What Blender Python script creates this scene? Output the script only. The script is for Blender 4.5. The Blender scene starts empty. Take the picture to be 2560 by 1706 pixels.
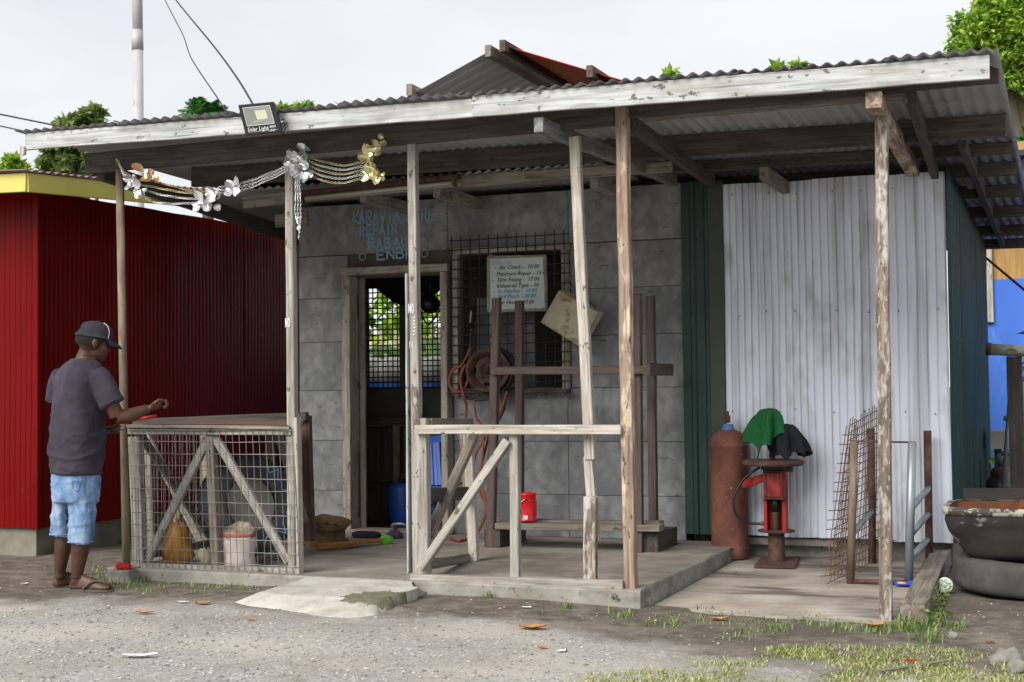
import bpy, bmesh, math, random
from mathutils import Vector, Matrix, noise
random.seed(7)
R = math.radians
sc = bpy.context.scene
col = sc.collection

# ------------------------------------------------------------------ camera
FPX, CX, CY = 3555.0, 1280.0, 853.0          # focal length and centre in photo pixels
YAW, PITCH, ROLL = R(21.5), R(1.97), R(0.6)
CAM = Vector((0, 0, 1.2))
f0 = Vector((-math.sin(YAW), math.cos(YAW), 0)); r0 = Vector((math.cos(YAW), math.sin(YAW), 0)); zz = Vector((0, 0, 1))
fw = f0*math.cos(PITCH) + zz*math.sin(PITCH); u0 = zz*math.cos(PITCH) - f0*math.sin(PITCH)
rt = math.cos(ROLL)*r0 - math.sin(ROLL)*u0; up = math.sin(ROLL)*r0 + math.cos(ROLL)*u0
cd = bpy.data.cameras.new('camera'); cam = bpy.data.objects.new('camera', cd); col.objects.link(cam)
cam.matrix_world = Matrix(((rt.x, up.x, -fw.x, CAM.x), (rt.y, up.y, -fw.y, CAM.y), (rt.z, up.z, -fw.z, CAM.z), (0, 0, 0, 1)))
cd.sensor_width = 36; cd.lens = FPX/2560*36; cd.clip_end = 2000; cd.clip_start = 0.05
cd.dof.use_dof = True; cd.dof.focus_distance = 8.9; cd.dof.aperture_fstop = 5.6
sc.camera = cam

# ------------------------------------------------------------------ sky, sun, exposure
SUN_EL, SUN_AZ = 38, 200                       # azimuth in degrees clockwise from +Y
wd = bpy.data.worlds.new('World'); sc.world = wd; wd.use_nodes = True
nt = wd.node_tree; nt.nodes.clear()
wo = nt.nodes.new('ShaderNodeOutputWorld'); bg = nt.nodes.new('ShaderNodeBackground')
sky = nt.nodes.new('ShaderNodeTexSky'); sky.sky_type = 'NISHITA'; sky.sun_disc = False
sky.sun_elevation = R(SUN_EL); sky.sun_rotation = R(SUN_AZ)
tc = nt.nodes.new('ShaderNodeTexCoord'); mp = nt.nodes.new('ShaderNodeMapping'); mp.inputs['Scale'].default_value = (1, 1, 2.5)
ns = nt.nodes.new('ShaderNodeTexNoise'); ns.inputs['Scale'].default_value = 2.2; ns.inputs['Detail'].default_value = 6; ns.inputs['Roughness'].default_value = .55
mr = nt.nodes.new('ShaderNodeMapRange'); mr.inputs[1].default_value = .36; mr.inputs[2].default_value = .62; mr.inputs[3].default_value = .74; mr.inputs[4].default_value = .97
mx = nt.nodes.new('ShaderNodeMix'); mx.data_type = 'RGBA'; mx.inputs['B'].default_value = (7.2, 7.3, 7.42, 1)
nt.links.new(tc.outputs['Generated'], mp.inputs['Vector']); nt.links.new(mp.outputs[0], ns.inputs['Vector'])
nt.links.new(ns.outputs['Fac'], mr.inputs[0]); nt.links.new(mr.outputs[0], mx.inputs['Factor'])
nt.links.new(sky.outputs[0], mx.inputs['A']); nt.links.new(mx.outputs['Result'], bg.inputs['Color'])
bg.inputs['Strength'].default_value = .1; nt.links.new(bg.outputs[0], wo.inputs[0])
sl = bpy.data.lights.new('sun', 'SUN'); sl.energy = 3.3; sl.angle = R(42); sl.color = (1, .96, .9)
so = bpy.data.objects.new('sun', sl); col.objects.link(so)
sd = Vector((math.sin(R(SUN_AZ))*math.cos(R(SUN_EL)), math.cos(R(SUN_AZ))*math.cos(R(SUN_EL)), math.sin(R(SUN_EL))))
so.matrix_world = sd.to_track_quat('Z', 'Y').to_matrix().to_4x4()
sc.view_settings.view_transform = 'Standard'; sc.view_settings.look = 'None'; sc.view_settings.gamma = 1
sc.view_settings.exposure = 0.42
sc.render.engine = 'CYCLES'

# ------------------------------------------------------------------ pixel helpers (x, y in the 2353 px wide view of the photo)
def ray(x, y): return fw*FPX + rt*(x*1.088 - CX) - up*(y*1.088 - CY)
def PY(x, y, Y): d = ray(x, y); return CAM + d*((Y - CAM.y)/d.y)
def PZ(x, y, Z): d = ray(x, y); return CAM + d*((Z - CAM.z)/d.z)
def PX(x, y, X): d = ray(x, y); return CAM + d*((X - CAM.x)/d.x)
def PD(x, y, D): d = ray(x, y); return CAM + d*(D/FPX)          # at depth D along the view axis

# ------------------------------------------------------------------ materials
def c(h, k=1.0):
    h = h.lstrip('#'); v = [int(h[i:i+2], 16)/255 for i in (0, 2, 4)]
    return tuple(k*(x/12.92 if x <= .04045 else ((x+.055)/1.055)**2.4) for x in v) + (1,)
MATS = {}
def mat(name, ramp, scale=(3, 3, 3), detail=6, rough=.8, metal=0, bump=.15, bdist=.004, layers=(), spec=.4, rand=True, island=False, trans=0, rvar=.0, coat=0, dist=0.0):
    m = bpy.data.materials.new(name); m.use_nodes = True; n = m.node_tree.nodes; l = m.node_tree.links
    b = n['Principled BSDF']; b.inputs['Roughness'].default_value = rough; b.inputs['Metallic'].default_value = metal
    b.inputs['Specular IOR Level'].default_value = spec; b.inputs['Coat Weight'].default_value = coat
    t = n.new('ShaderNodeTexCoord'); v = t.outputs['Object']
    if rand:
        oi = n.new('ShaderNodeObjectInfo'); mu = n.new('ShaderNodeMath'); mu.operation = 'MULTIPLY'; mu.inputs[1].default_value = 83.0
        l.new(oi.outputs['Random'], mu.inputs[0]); ad = n.new('ShaderNodeVectorMath'); ad.operation = 'ADD'
        l.new(v, ad.inputs[0]); l.new(mu.outputs[0], ad.inputs[1]); v = ad.outputs[0]
    def nz(s, d, ro=.6):
        mpg = n.new('ShaderNodeMapping'); mpg.inputs['Scale'].default_value = s; l.new(v, mpg.inputs['Vector'])
        x = n.new('ShaderNodeTexNoise'); x.inputs['Scale'].default_value = 1; x.inputs['Detail'].default_value = d; x.inputs['Roughness'].default_value = ro
        x.inputs['Distortion'].default_value = dist
        l.new(mpg.outputs[0], x.inputs['Vector']); return x.outputs['Fac']
    base = nz(scale, min(detail, 5))
    cr = n.new('ShaderNodeValToRGB'); e = cr.color_ramp.elements
    pos = [p for p, _ in ramp]
    for i, (p, cc) in enumerate(ramp):
        if i < 2: e[i].position = p; e[i].color = cc
        else: x = e.new(p); x.color = cc
    if island:
        g = n.new('ShaderNodeNewGeometry'); l.new(g.outputs['Random Per Island'], cr.inputs[0])
    else: l.new(base, cr.inputs[0])
    outc = cr.outputs[0]; rlast = None
    for L in layers:
        s, lo, hi, cc = L[:4]; amt = L[4] if len(L) > 4 else 1.0
        f = nz(s, 3, .65); q = n.new('ShaderNodeMapRange'); q.inputs[1].default_value = lo; q.inputs[2].default_value = hi; q.inputs[4].default_value = amt
        l.new(f, q.inputs[0]); w = n.new('ShaderNodeMix'); w.data_type = 'RGBA'; l.new(q.outputs[0], w.inputs['Factor'])
        l.new(outc, w.inputs['A']); w.inputs['B'].default_value = cc; outc = w.outputs['Result']; rlast = q.outputs[0]
    l.new(outc, b.inputs['Base Color'])
    if rvar and rlast is not None:
        q = n.new('ShaderNodeMapRange'); q.inputs[3].default_value = rough; q.inputs[4].default_value = min(1, rough+rvar); l.new(rlast, q.inputs[0]); l.new(q.outputs[0], b.inputs['Roughness'])
        if metal:
            q = n.new('ShaderNodeMapRange'); q.inputs[3].default_value = metal; q.inputs[4].default_value = 0; l.new(rlast, q.inputs[0]); l.new(q.outputs[0], b.inputs['Metallic'])
    if bump:
        bp = n.new('ShaderNodeBump'); bp.inputs['Strength'].default_value = min(1, bump*3); bp.inputs['Distance'].default_value = bdist
        l.new(base, bp.inputs['Height']); l.new(bp.outputs[0], b.inputs['Normal'])
    if trans:
        td = n.new('ShaderNodeBsdfTranslucent'); l.new(outc, td.inputs[0]); ms = n.new('ShaderNodeMixShader'); ms.inputs[0].default_value = trans
        l.new(b.outputs[0], ms.inputs[1]); l.new(td.outputs[0], ms.inputs[2]); l.new(ms.outputs[0], n['Material Output'].inputs[0])
    MATS[name] = m; return m
WS = (2.6, 48, 48)
def wood(name, a, b, d, stain, samt=.6, extra=(), rough=.85):
    return mat(name, [(.30, d), (.47, a), (.68, b)], WS, 8, rough, 0, .3, .003, [((3.2, 10, 10), .50, .62, stain, samt), ((1.6, 70, 70), .58, .66, c('#34302c'), .5), ((12, 22, 22), .63, .67, c('#38322d'), .75)] + list(extra))
W_GREY = wood('weathered grey wood', c('#96928b'), c('#b3afa8'), c('#76716a'), c('#857c70'))
W_PALE = wood('pale raw wood', c('#aba59b'), c('#c6c0b6'), c('#8d867c'), c('#9a8f80'))
W_WHITE = wood('white washed wood', c('#adafae'), c('#c4c7c8'), c('#909190'), c('#96938a'), .55, [((1.2, 4, 4), .62, .74, c('#55524a'), .5)])
W_BROWN = wood('brown board', c('#5b4840'), c('#75604f'), c('#3c302b'), c('#46362e'))
W_DARK = wood('smoke dark wood', c('#4c4641'), c('#5d5651'), c('#36312d'), c('#40372f'))
W_MID = wood('old tan board', c('#7f776d'), c('#968d80'), c('#615a51'), c('#6b6155'))
W_SALMON = wood('red brown hardwood with pale sapwood', c('#8d786a'), c('#a89484'), c('#655044'), c('#cbbda2'), .95, [((3, 14, 14), .58, .68, c('#6e4a38'), .5)])
W_PATCH = wood('post with peeling whitewash', c('#75675a'), c('#938678'), c('#4d433b'), c('#c2bfb8'), .85, [((6, 16, 16), .50, .58, c('#5a5048'), .75), ((14, 40, 40), .56, .62, c('#b8b4ac'), .6)])
W_FRAME = wood('cream painted frame', c('#9a9388'), c('#aca69b'), c('#7a7268'), c('#756858'))
W_BLUE = wood('timber with faded blue paint', c('#7d7f7c'), c('#8d989a'), c('#625f5a'), c('#756858'), .8)
RACK = wood('brown painted rack', c('#564640'), c('#675650'), c('#3c322e'), c('#463b36'), .5, (), .6)
CONC = mat('slab concrete', [(.3, c('#716a62')), (.5, c('#8a837a')), (.7, c('#a09a91'))], (2.2, 2.2, 2.2), 10, .9, 0, .2, .004, [((.9, 3.5, 2), .5, .68, c('#6f675d'), .7), ((9, 9, 9), .62, .7, c('#5d564f'), .5), ((1.3, 1.3, 1), .6, .68, c('#b0aaa1'), .5)])
CONC_F = mat('slab edge concrete', [(.3, c('#77736c')), (.7, c('#9a968e'))], (6, 6, 6), 10, .95, 0, .35, .008, [((2, 2, 5), .52, .68, c('#5d5952'), .7), ((25, 25, 25), .6, .66, c('#4f4b46'), .6)])
CONC_L = mat('light ramp concrete', [(.3, c('#9a968d')), (.5, c('#b3afa6')), (.7, c('#c6c2b9'))], (4, 4, 4), 10, .9, 0, .3, .006, [((2.2, 2.2, 2), .52, .66, c('#8f8a7f'), .6), ((30, 30, 30), .62, .68, c('#77736a'), .5)])
PAD = mat('stained pad concrete', [(.3, c('#82796f')), (.5, c('#a0978c')), (.7, c('#b8b0a6'))], (2.5, 2.5, 2.5), 10, .85, 0, .2, .004, [((.8, 2.4, 2), .52, .64, c('#4d453e'), .8), ((5, 5, 5), .64, .7, c('#3b3632'), .7), ((1.2, 1.2, 1), .64, .7, c('#a19a90'), .6)])
FOOT = mat('mouldy plinth concrete', [(.3, c('#6b675c')), (.7, c('#8d897c'))], (4, 4, 4), 8, .95, 0, .3, .006, [((2, 2, 2), .5, .62, c('#4b4e3a'), .7), ((1.5, 1.5, .7), .55, .7, c('#2f2e28'), .6)])
WALLM = mat('grey rendered wall', [(.32, c('#707274')), (.5, c('#828486')), (.68, c('#949697'))], (11, 11, 9), 10, .9, 0, .5, .004, [((2.2, 2.2, 1.4), .48, .62, c('#65676a'), .65), ((5, 5, 2.5), .57, .66, c('#a2a4a3'), .5), ((8, 8, 22), .66, .70, c('#454443'), .7)])
ROOFD = mat('dull brown grey roofing', [(.3, c('#2a262a')), (.7, c('#383337'))], (2, 2, 2), 6, .6, .1, .05, .002, [((1.5, 1.5, 1), .55, .7, c('#3d3533'), .5)])
ROOFU = mat('galvanised underside', [(.3, c('#8f9193')), (.7, c('#a5a7a9'))], (3, 3, 3), 6, .5, .1, .05, .002, [((1.2, 2, 1), .55, .72, c('#5d5550'), .6)])
SILVER = mat('galvanised wall sheet', [(.3, c('#d3dae8')), (.7, c('#e2e8f4'))], (1.5, 1.5, .6), 6, .45, .05, .03, .001, [((9, 9, .4), .48, .60, c('#b0b5bc'), .7), ((3, 3, 1.4), .54, .66, c('#a09f99'), .55), ((30, 30, 60), .71, .74, c('#7d6a55'), .6)])
GREEN = mat('dark green sheet', [(.3, c('#183530')), (.7, c('#22443c'))], (2, 2, .5), 6, .5, 0, .05, .002, [((6, 6, 2), .6, .7, c('#3e5b50'), .4), ((40, 40, 40), .7, .74, c('#b8bdb4'), .6)])
GREEN2 = mat('brown green post sheet', [(.3, c('#34423a')), (.7, c('#46513f'))], (4, 4, .8), 6, .6, 0, .05, .002, [((5, 5, 1), .55, .68, c('#4d4335'), .6)])
RED = mat('glossy red wall sheet', [(.3, c('#5f0808')), (.7, c('#730d0c'))], (1.2, 1.2, .4), 5, .3, 0, .02, .001, [((3, 3, .4), .56, .75, c('#5d1010'), .4), ((18, 18, 9), .74, .77, c('#b9a89e'), .4), ((14, 14, .35), .55, .7, c('#450a0a'), .5)], .10)
YELLOW = mat('yellow fascia paint', [(.3, c('#c2b95c')), (.7, c('#d0c86e'))], (2, 2, 2), 5, .5, 0, .04, .002, [((3, 3, 5), .62, .75, c('#8f8740'), .4)])
PINKROOF = mat('faded red roofing', [(.3, c('#86686a')), (.7, c('#a38587'))], (3, 3, 3), 5, .6)
ROOFRED = mat('red roofing', [(.3, c('#9c231d')), (.7, c('#b32d24'))], (2, 2, 2), 5, .5)
ROOFG = mat('grey brown ribbed roofing', [(.3, c('#d0cdd2')), (.7, c('#dedbe0'))], (2, 2, 2), 5, .45, 0, .03)
RUST = mat('rusted steel', [(.3, c('#3f2e28')), (.5, c('#574038')), (.7, c('#705448'))], (14, 14, 14), 8, .85, .1, .3, .003, [((4, 4, 4), .55, .68, c('#3a2a26'), .6)])
RUSTCYL = mat('rusty red oxide cylinder', [(.3, c('#5a372e')), (.5, c('#704639')), (.7, c('#825647'))], (7, 7, 5), 9, .8, 0, .25, .003, [((3, 3, 2), .55, .68, c('#54302a'), .7), ((45, 45, 45), .66, .7, c('#b9a294'), .5), ((2, 2, 1.2), .62, .7, c('#9d7258'), .5)])
RUSTGOLD = mat('wheel steel with gold rust', [(.3, c('#53453a')), (.55, c('#73603f')), (.75, c('#957a4c'))], (12, 12, 12), 9, .8, .2, .3, .003, [((6, 6, 6), .52, .66, c('#4d3a2e'), .7)])
RUSTPIPE = mat('rusty pipe with old yellow paint', [(.3, c('#5d4d42')), (.55, c('#7a695a')), (.75, c('#8f8270'))], (4, 18, 18), 7, .75, .1, .15, .002, [((1.1, 3, 3), .52, .62, c('#98946a'), .6), ((1.6, 5, 5), .54, .64, c('#5d4a40'), .7)])
GALV = mat('galvanised pipe', [(.3, c('#8a949a')), (.7, c('#a3acb0'))], (3, 14, 14), 6, .45, .6, .05, .002, [((2.2, 6, 6), .55, .68, c('#7a6a55'), .8)], rvar=.3)
POLEM = mat('grey steel utility pole', [(.3, c('#a8a4a8')), (.7, c('#bab6ba'))], (6, 6, 2), 7, .6, .1, .1, .002, [((9, 9, 3), .62, .68, c('#7d7370'), .6)])
REDP = mat('worn red machine paint', [(.3, c('#8a1a1a')), (.7, c('#a02422'))], (5, 5, 5), 6, .55, 0, .08, .002, [((6, 6, 4), .53, .64, c('#5d2a24'), .8)], rvar=.4)
WIRE = mat('dull steel wire', [(.3, c('#5c5a58')), (.7, c('#8d8b88'))], (9, 9, 9), 4, .55, .5, 0, layers=[((3, 3, 3), .55, .65, c('#5b4437'), .7)], rvar=.3)
WIRER = mat('rusty mesh wire', [(.3, c('#5a4439')), (.7, c('#7d6555'))], (9, 9, 9), 4, .75, .2, 0)
WIRED = mat('black grille rod', [(.3, c('#232120')), (.7, c('#3a3430'))], (9, 9, 9), 4, .7, .2, 0)
BLACKR = mat('black rubber', [(.3, c('#1d1e20')), (.7, c('#2e2f31'))], (8, 8, 8), 6, .75, 0, .1, .002, [((3, 3, 3), .55, .7, c('#45433f'), .5)])
TYREB = mat('grey dusty tyre', [(.3, c('#3a3a38')), (.7, c('#555350'))], (8, 8, 8), 6, .85, 0, .1, .002, [((3, 3, 3), .52, .66, c('#6b6459'), .6)])
TYREL = mat('dusty tyre liner', [(.3, c('#76706a')), (.7, c('#928b83'))], (5, 5, 5), 6, .9)
CHALK = mat('blue chalk', [(.3, c('#6aa9d8')), (.7, c('#8fc3ea'))], rough=.95, bump=0)
LET = mat('blue wall lettering', [(.3, c('#6d9cb5')), (.7, c('#86b0c4'))], (14, 14, 14), 6, .9, 0, 0, layers=[((30, 30, 30), .6, .7, c('#66767c'), .6)])
LETO = mat('pale lettering outline', [(.3, c('#8a9c9e')), (.7, c('#9fb0b0'))], (20, 20, 20), 6, .9, 0, 0)
BLACKP = mat('black plastic', [(.3, c('#141519')), (.7, c('#1d1f25'))], rough=.42, bump=.02)
BLACKT = mat('black cloth', [(.3, c('#15161c')), (.7, c('#22242c'))], (60, 60, 60), 4, .95, 0, .1)
GREENC = mat('green cloth', [(.3, c('#0f4d27')), (.7, c('#186234'))], (60, 60, 60), 4, .95, 0, .1, layers=[((5, 5, 5), .58, .7, c('#0f4626'), .6)])
WHITEP = mat('white paint', [(.3, c('#c9c9c4')), (.7, c('#dcdcd8'))], rough=.6, bump=.03)
INKW = mat('white chalk writing', [(.3, c('#d8d8d4')), (.7, c('#e8e8e4'))], rough=.9, bump=0)
INKB = mat('black marker', [(.3, c('#2b2b2d')), (.7, c('#3a3a3c'))], rough=.8, bump=0)
INKC = mat('cyan marker', [(.3, c('#1f8fb0')), (.7, c('#2a9cc0'))], rough=.8, bump=0)
INKF = mat('faded marker', [(.3, c('#9fb5ba')), (.7, c('#a8bcc0'))], rough=.8, bump=0)
BOARDM = mat('whiteboard', [(.3, c('#b4c4c0')), (.7, c('#c8d6d2'))], (4, 4, 4), 6, .5, 0, .02, layers=[((9, 9, 9), .62, .74, c('#a9a87c'), .5), ((3, 3, 3), .55, .75, c('#93a6a6'), .5)])
TINM = mat('stained cream tin', [(.3, c('#a9a189')), (.7, c('#c2bba4'))], (8, 8, 8), 8, .7, .1, .1, .002, [((6, 6, 6), .56, .66, c('#8d6a3d'), .75), ((11, 11, 11), .6, .68, c('#5f584c'), .7)])
HOSE = mat('orange red air hose', [(.3, c('#7d3a2b')), (.7, c('#96503c'))], (8, 8, 8), 5, .6, 0, .05)
CANRED = mat('bright red tin', [(.3, c('#c4101a')), (.7, c('#d81a22'))], rough=.3, bump=.0, coat=.3)
FOILS = mat('silver foil', [(.3, c('#d8dadd')), (.7, c('#f0f1f2'))], (12, 12, 12), 3, .28, .8, .05)
FOILG = mat('gold foil', [(.3, c('#c4ba86')), (.7, c('#e2dcb4'))], (12, 12, 12), 3, .28, .8, .05)
FOILC = mat('copper foil', [(.3, c('#b98a5f')), (.7, c('#d6b08a'))], (12, 12, 12), 3, .35, .7, .05)
GLASSY = mat('lamp reflector', [(.3, c('#8d918d')), (.7, c('#a8aca8'))], rough=.25, metal=.7, bump=0)
LED = mat('yellow led chip', [(.3, c('#b5b49a')), (.7, c('#c6c4aa'))], rough=.5, bump=0)
TUBEM = mat('fluorescent tube glass', [(.3, c('#b0b0a8')), (.7, c('#bfbfb6'))], rough=.3, bump=0)
SKIN = mat('dark brown skin', [(.3, c('#3f271e')), (.7, c('#523426'))], (9, 9, 9), 5, .5, 0, .06, .001, [((5, 5, 5), .55, .7, c('#68422f'), .5)], .45)
SOLE = mat('pale foot sole skin', [(.3, c('#8a6049')), (.7, c('#9d7054'))], (20, 20, 20), 4, .7)
SHIRT = mat('faded charcoal purple cotton', [(.3, c('#2a2530')), (.7, c('#3b3542'))], (6, 6, 4), 6, .95, 0, .2, .006, [((2.5, 2.5, 2), .52, .7, c('#4d4656'), .6), ((70, 70, 70), .75, .78, c('#a9a4ae'), .6)])
SHIRTD = mat('collar cotton', [(.3, c('#332e3a')), (.7, c('#423d4a'))], rough=.95)
DENIM = mat('washed blue denim', [(.30, c('#46658f')), (.48, c('#6685ad')), (.68, c('#93a9c4'))], (16, 16, 5), 8, .95, 0, .25, .004, [((4, 4, 2.2), .5, .66, c('#b0bdc8'), .6), ((4, 4, 3), .58, .72, c('#4a6a98'), .6)])
HAIR = mat('short black hair', [(.3, c('#171310')), (.7, c('#261f1a'))], (90, 90, 90), 3, .95, 0, .5)
CAPM = mat('black cap cotton', [(.3, c('#23242a')), (.7, c('#31323a'))], (40, 40, 40), 4, .95, 0, .1, layers=[((4, 4, 4), .55, .7, c('#40414a'), .5)])
RUBG = mat('grey sandal rubber', [(.3, c('#4d4a44')), (.7, c('#625e57'))], rough=.9)
BLUEP = mat('blue plastic', [(.3, c('#2a58b0')), (.7, c('#3a6cc4'))], rough=.4, bump=.02)
GREENP = mat('lime plastic', [(.3, c('#4aa81e')), (.7, c('#5cc02a'))], rough=.45, bump=.02)
BROOM = mat('palm rib bristles', [(.1, c('#7a5230')), (.5, c('#a0723f')), (.9, c('#bd8e52'))], (30, 3, 3), 5, .9, island=True)
BAGM = mat('brown plastic bag', [(.3, c('#9c6a2b')), (.7, c('#bd8a45'))], (7, 7, 4), 7, .4, 0, .4, .012, [((5, 5, 3), .55, .68, c('#7d4f1e'), .6)])
SACK = mat('woven white sack', [(.3, c('#b5a9a3')), (.7, c('#cfc6c0'))], (9, 9, 5), 6, .8, 0, .3, .008, [((5, 5, 3), .58, .7, c('#9c857c'), .5)])
SACKR = mat('sack red band', [(.3, c('#9c4f48')), (.7, c('#b0665d'))], (9, 9, 9), 5, .8)
FOAM = mat('cream foam', [(.3, c('#b3ab93')), (.7, c('#c9c2ab'))], (25, 25, 25), 6, .95, 0, .4, .006)
STONE = mat('grey stone', [(.3, c('#716e68')), (.7, c('#8f8c84'))], (9, 9, 9), 8, .95, 0, .4, .01)
BRUSHR = mat('red bristle', [(.3, c('#9c1414')), (.7, c('#b82020'))], (120, 120, 120), 3, .95, 0, .5, .006)
PURPLE = mat('purple cloth', [(.3, c('#3b2a44')), (.7, c('#4d3958'))], (30, 30, 30), 4, .95)
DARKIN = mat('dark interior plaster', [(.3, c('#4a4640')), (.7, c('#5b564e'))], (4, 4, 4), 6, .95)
BLUEW = mat('blue painted wall', [(.3, c('#3a68c4')), (.7, c('#4a7ad6'))], (2, 2, .6), 5, .7, 0, .05, layers=[((6, 6, 1.5), .6, .72, c('#6f93d8'), .5)])
BAMB = mat('woven bamboo', [(.3, c('#9c7a4a')), (.7, c('#b8955f'))], (40, 40, 3), 5, .9, 0, .2)
TROUGH = mat('blackened steel tub', [(.3, c('#232121')), (.7, c('#38332f'))], (6, 6, 6), 8, .65, .1, .2, .004, [((5, 5, 9), .62, .7, c('#b5b0a4'), .7), ((3, 3, 3), .6, .7, c('#5d3d2c'), .7)])
TROUGHW = mat('flaking white rim paint', [(.3, c('#a5a192')), (.7, c('#bab6a8'))], (5, 5, 5), 6, .7, 0, .1, .002, [((14, 14, 20), .44, .52, c('#332e2b'), .95)])
TROUGHI = mat('rusty tub inside', [(.3, c('#54382c')), (.6, c('#7d4a30')), (.8, c('#3c2d27'))], (5, 5, 5), 8, .9, 0, .3, .006)
PAPER = mat('white litter', [(.3, c('#cfd3da')), (.7, c('#e4e6ea'))], rough=.7, bump=.1)
DRYLEAF = mat('dry brown leaf', [(.3, c('#9c6a38')), (.7, c('#c08d52'))], (30, 30, 30), 5, .8, 0, .2, .003)
BARK = mat('bark', [(.3, c('#4b4238')), (.7, c('#6d6254'))], (9, 9, 2), 7, .95, 0, .4, .02)
def leafm(name, a, b, d, tr=.3): return mat(name, [(.0, d), (.4, a), (.9, b)], rough=.55, bump=0, island=True, rand=False, trans=tr, spec=.3)
L_TREE = leafm('tree leaves', c('#7da838'), c('#bcd458'), c('#44681f'), .4)
L_DARK = leafm('dull tree leaves', c('#6a8a48'), c('#a3aa6a'), c('#48652f'), .4)
L_PALM = leafm('palm leaves', c('#4f8a45'), c('#7fb56a'), c('#35662f'), .4)
L_BAN = leafm('banana leaves', c('#93b57a'), c('#c6d8a6'), c('#6a9358'), .5)
L_GRASS = leafm('grass blades', c('#96a35c'), c('#c9c290'), c('#748a45'), .3)
L_GRASSG = leafm('fresh weed blades', c('#71884a'), c('#9aa568'), c('#536b38'), .3)
PEB = mat('pebbles', [(.0, c('#6a6866')), (.3, c('#85837f')), (.65, c('#98958f')), (.95, c('#b8b2a8'))], rough=.9, bump=0, island=True, rand=False)
STICK = mat('pale stakes', [(.3, c('#a08a70')), (.7, c('#bda88c'))], (9, 9, 2), 5, .9)

# ------------------------------------------------------------------ object helpers
WM = {}
def place(o, parent, M):
    col.objects.link(o)
    if parent: o.parent = parent; o.matrix_basis = WM[parent].inverted() @ M
    else: o.matrix_basis = M
    WM[o] = M; return o
def tag(o, label, cat, group=None, kind=None):
    if label: o['label'] = label
    if cat: o['category'] = cat
    if group: o['group'] = group
    if kind: o['kind'] = kind
    return o
def thing(name, label, cat, loc, group=None):
    o = bpy.data.objects.new(name, None); o.empty_display_size = .1
    place(o, None, Matrix.Translation(loc)); return tag(o, label, cat, group)
def mesh(name, vs, fs, m, parent=None, smooth=False, M=None, mats=None, mi=None):
    """vs in world space unless M is given (then local to M)"""
    if M is None:
        if parent: M = Matrix.Translation(WM[parent].translation)
        else:
            xs = [v[0] for v in vs]; ys = [v[1] for v in vs]; zs = [v[2] for v in vs]
            M = Matrix.Translation(((min(xs)+max(xs))/2, (min(ys)+max(ys))/2, min(zs)))
        t = M.translation; vs = [(v[0]-t.x, v[1]-t.y, v[2]-t.z) for v in vs]
    me = bpy.data.meshes.new(name); me.from_pydata([tuple(v) for v in vs], [], fs)
    me.materials.append(m)
    for q in mats or []: me.materials.append(q)
    if mi: me.polygons.foreach_set('material_index', mi)
    if smooth: me.polygons.foreach_set('use_smooth', [True]*len(me.polygons))
    me.update()
    return place(bpy.data.objects.new(name, me), parent, M)
class MB:
    def __init__(s): s.v = []; s.f = []; s.m = []
    def add(s, vs, fs, mi=0):
        b = len(s.v); s.v += [tuple(v) for v in vs]; s.f += [tuple(i+b for i in f) for f in fs]; s.m += [mi]*len(fs)
    def box(s, lo, hi, mi=0):
        (a, b, d), (e, f, g) = lo, hi
        s.add([(a,b,d),(e,b,d),(e,f,d),(a,f,d),(a,b,g),(e,b,g),(e,f,g),(a,f,g)], [(0,3,2,1),(4,5,6,7),(0,1,5,4),(1,2,6,5),(2,3,7,6),(3,0,4,7)], mi)
    def tube(s, pts, r, n=8, mi=0, cap=True):
        pts = [Vector(p) for p in pts]; rs = r if isinstance(r, (list, tuple)) else [r]*len(pts)
        vs = []; fs = []; prev = None
        for i, p in enumerate(pts):
            d = (pts[min(i+1, len(pts)-1)] - pts[max(i-1, 0)])
            d = d.normalized() if d.length > 1e-9 else Vector((0, 0, 1))
            if prev is None:
                a = d.orthogonal().normalized()
            else:
                a = (prev - d*prev.dot(d)); a = a.normalized() if a.length > 1e-6 else d.orthogonal().normalized()
            prev = a; b = d.cross(a)
            for k in range(n):
                t = 2*math.pi*k/n; vs.append(p + (a*math.cos(t) + b*math.sin(t))*rs[i])
        for i in range(len(pts)-1):
            for k in range(n): fs.append((i*n+k, i*n+(k+1) % n, (i+1)*n+(k+1) % n, (i+1)*n+k))
        if cap: fs.append(tuple(range(n))[::-1]); fs.append(tuple((len(pts)-1)*n+k for k in range(n)))
        s.add(vs, fs, mi)
    def lathe(s, prof, o, ax=(0, 0, 1), n=32, mi=0, ref=None):
        """prof: list of (radius, height) revolved about axis ax through o"""
        o = Vector(o); ax = Vector(ax).normalized(); a = (Vector(ref) - ax*Vector(ref).dot(ax)).normalized() if ref else ax.orthogonal().normalized(); b = ax.cross(a)
        vs = []; fs = []
        for r, h in prof:
            for k in range(n):
                t = 2*math.pi*k/n; vs.append(o + ax*h + (a*math.cos(t)+b*math.sin(t))*r)
        for i in range(len(prof)-1):
            for k in range(n): fs.append((i*n+k, i*n+(k+1) % n, (i+1)*n+(k+1) % n, (i+1)*n+k))
        s.add(vs, fs, mi)
    def ell(s, o, r, n=16, mats=None, mi=0):
        vs = []; fs = []; o = Vector(o); h = n//2
        for i in range(h+1):
            t = math.pi*i/h
            for k in range(n):
                p = 2*math.pi*k/n; q = Vector((r[0]*math.sin(t)*math.cos(p), r[1]*math.sin(t)*math.sin(p), r[2]*math.cos(t)))
                if mats: q = mats @ q
                vs.append(o+q)
        for i in range(h):
            for k in range(n): fs.append((i*n+k, (i+1)*n+k, (i+1)*n+(k+1) % n, i*n+(k+1) % n))
        s.add(vs, fs, mi)
    def build(s, name, m, parent=None, smooth=False, mats=None, M=None):
        return mesh(name, s.v, s.f, m, parent, smooth, M, mats, s.m if mats else None)
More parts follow.
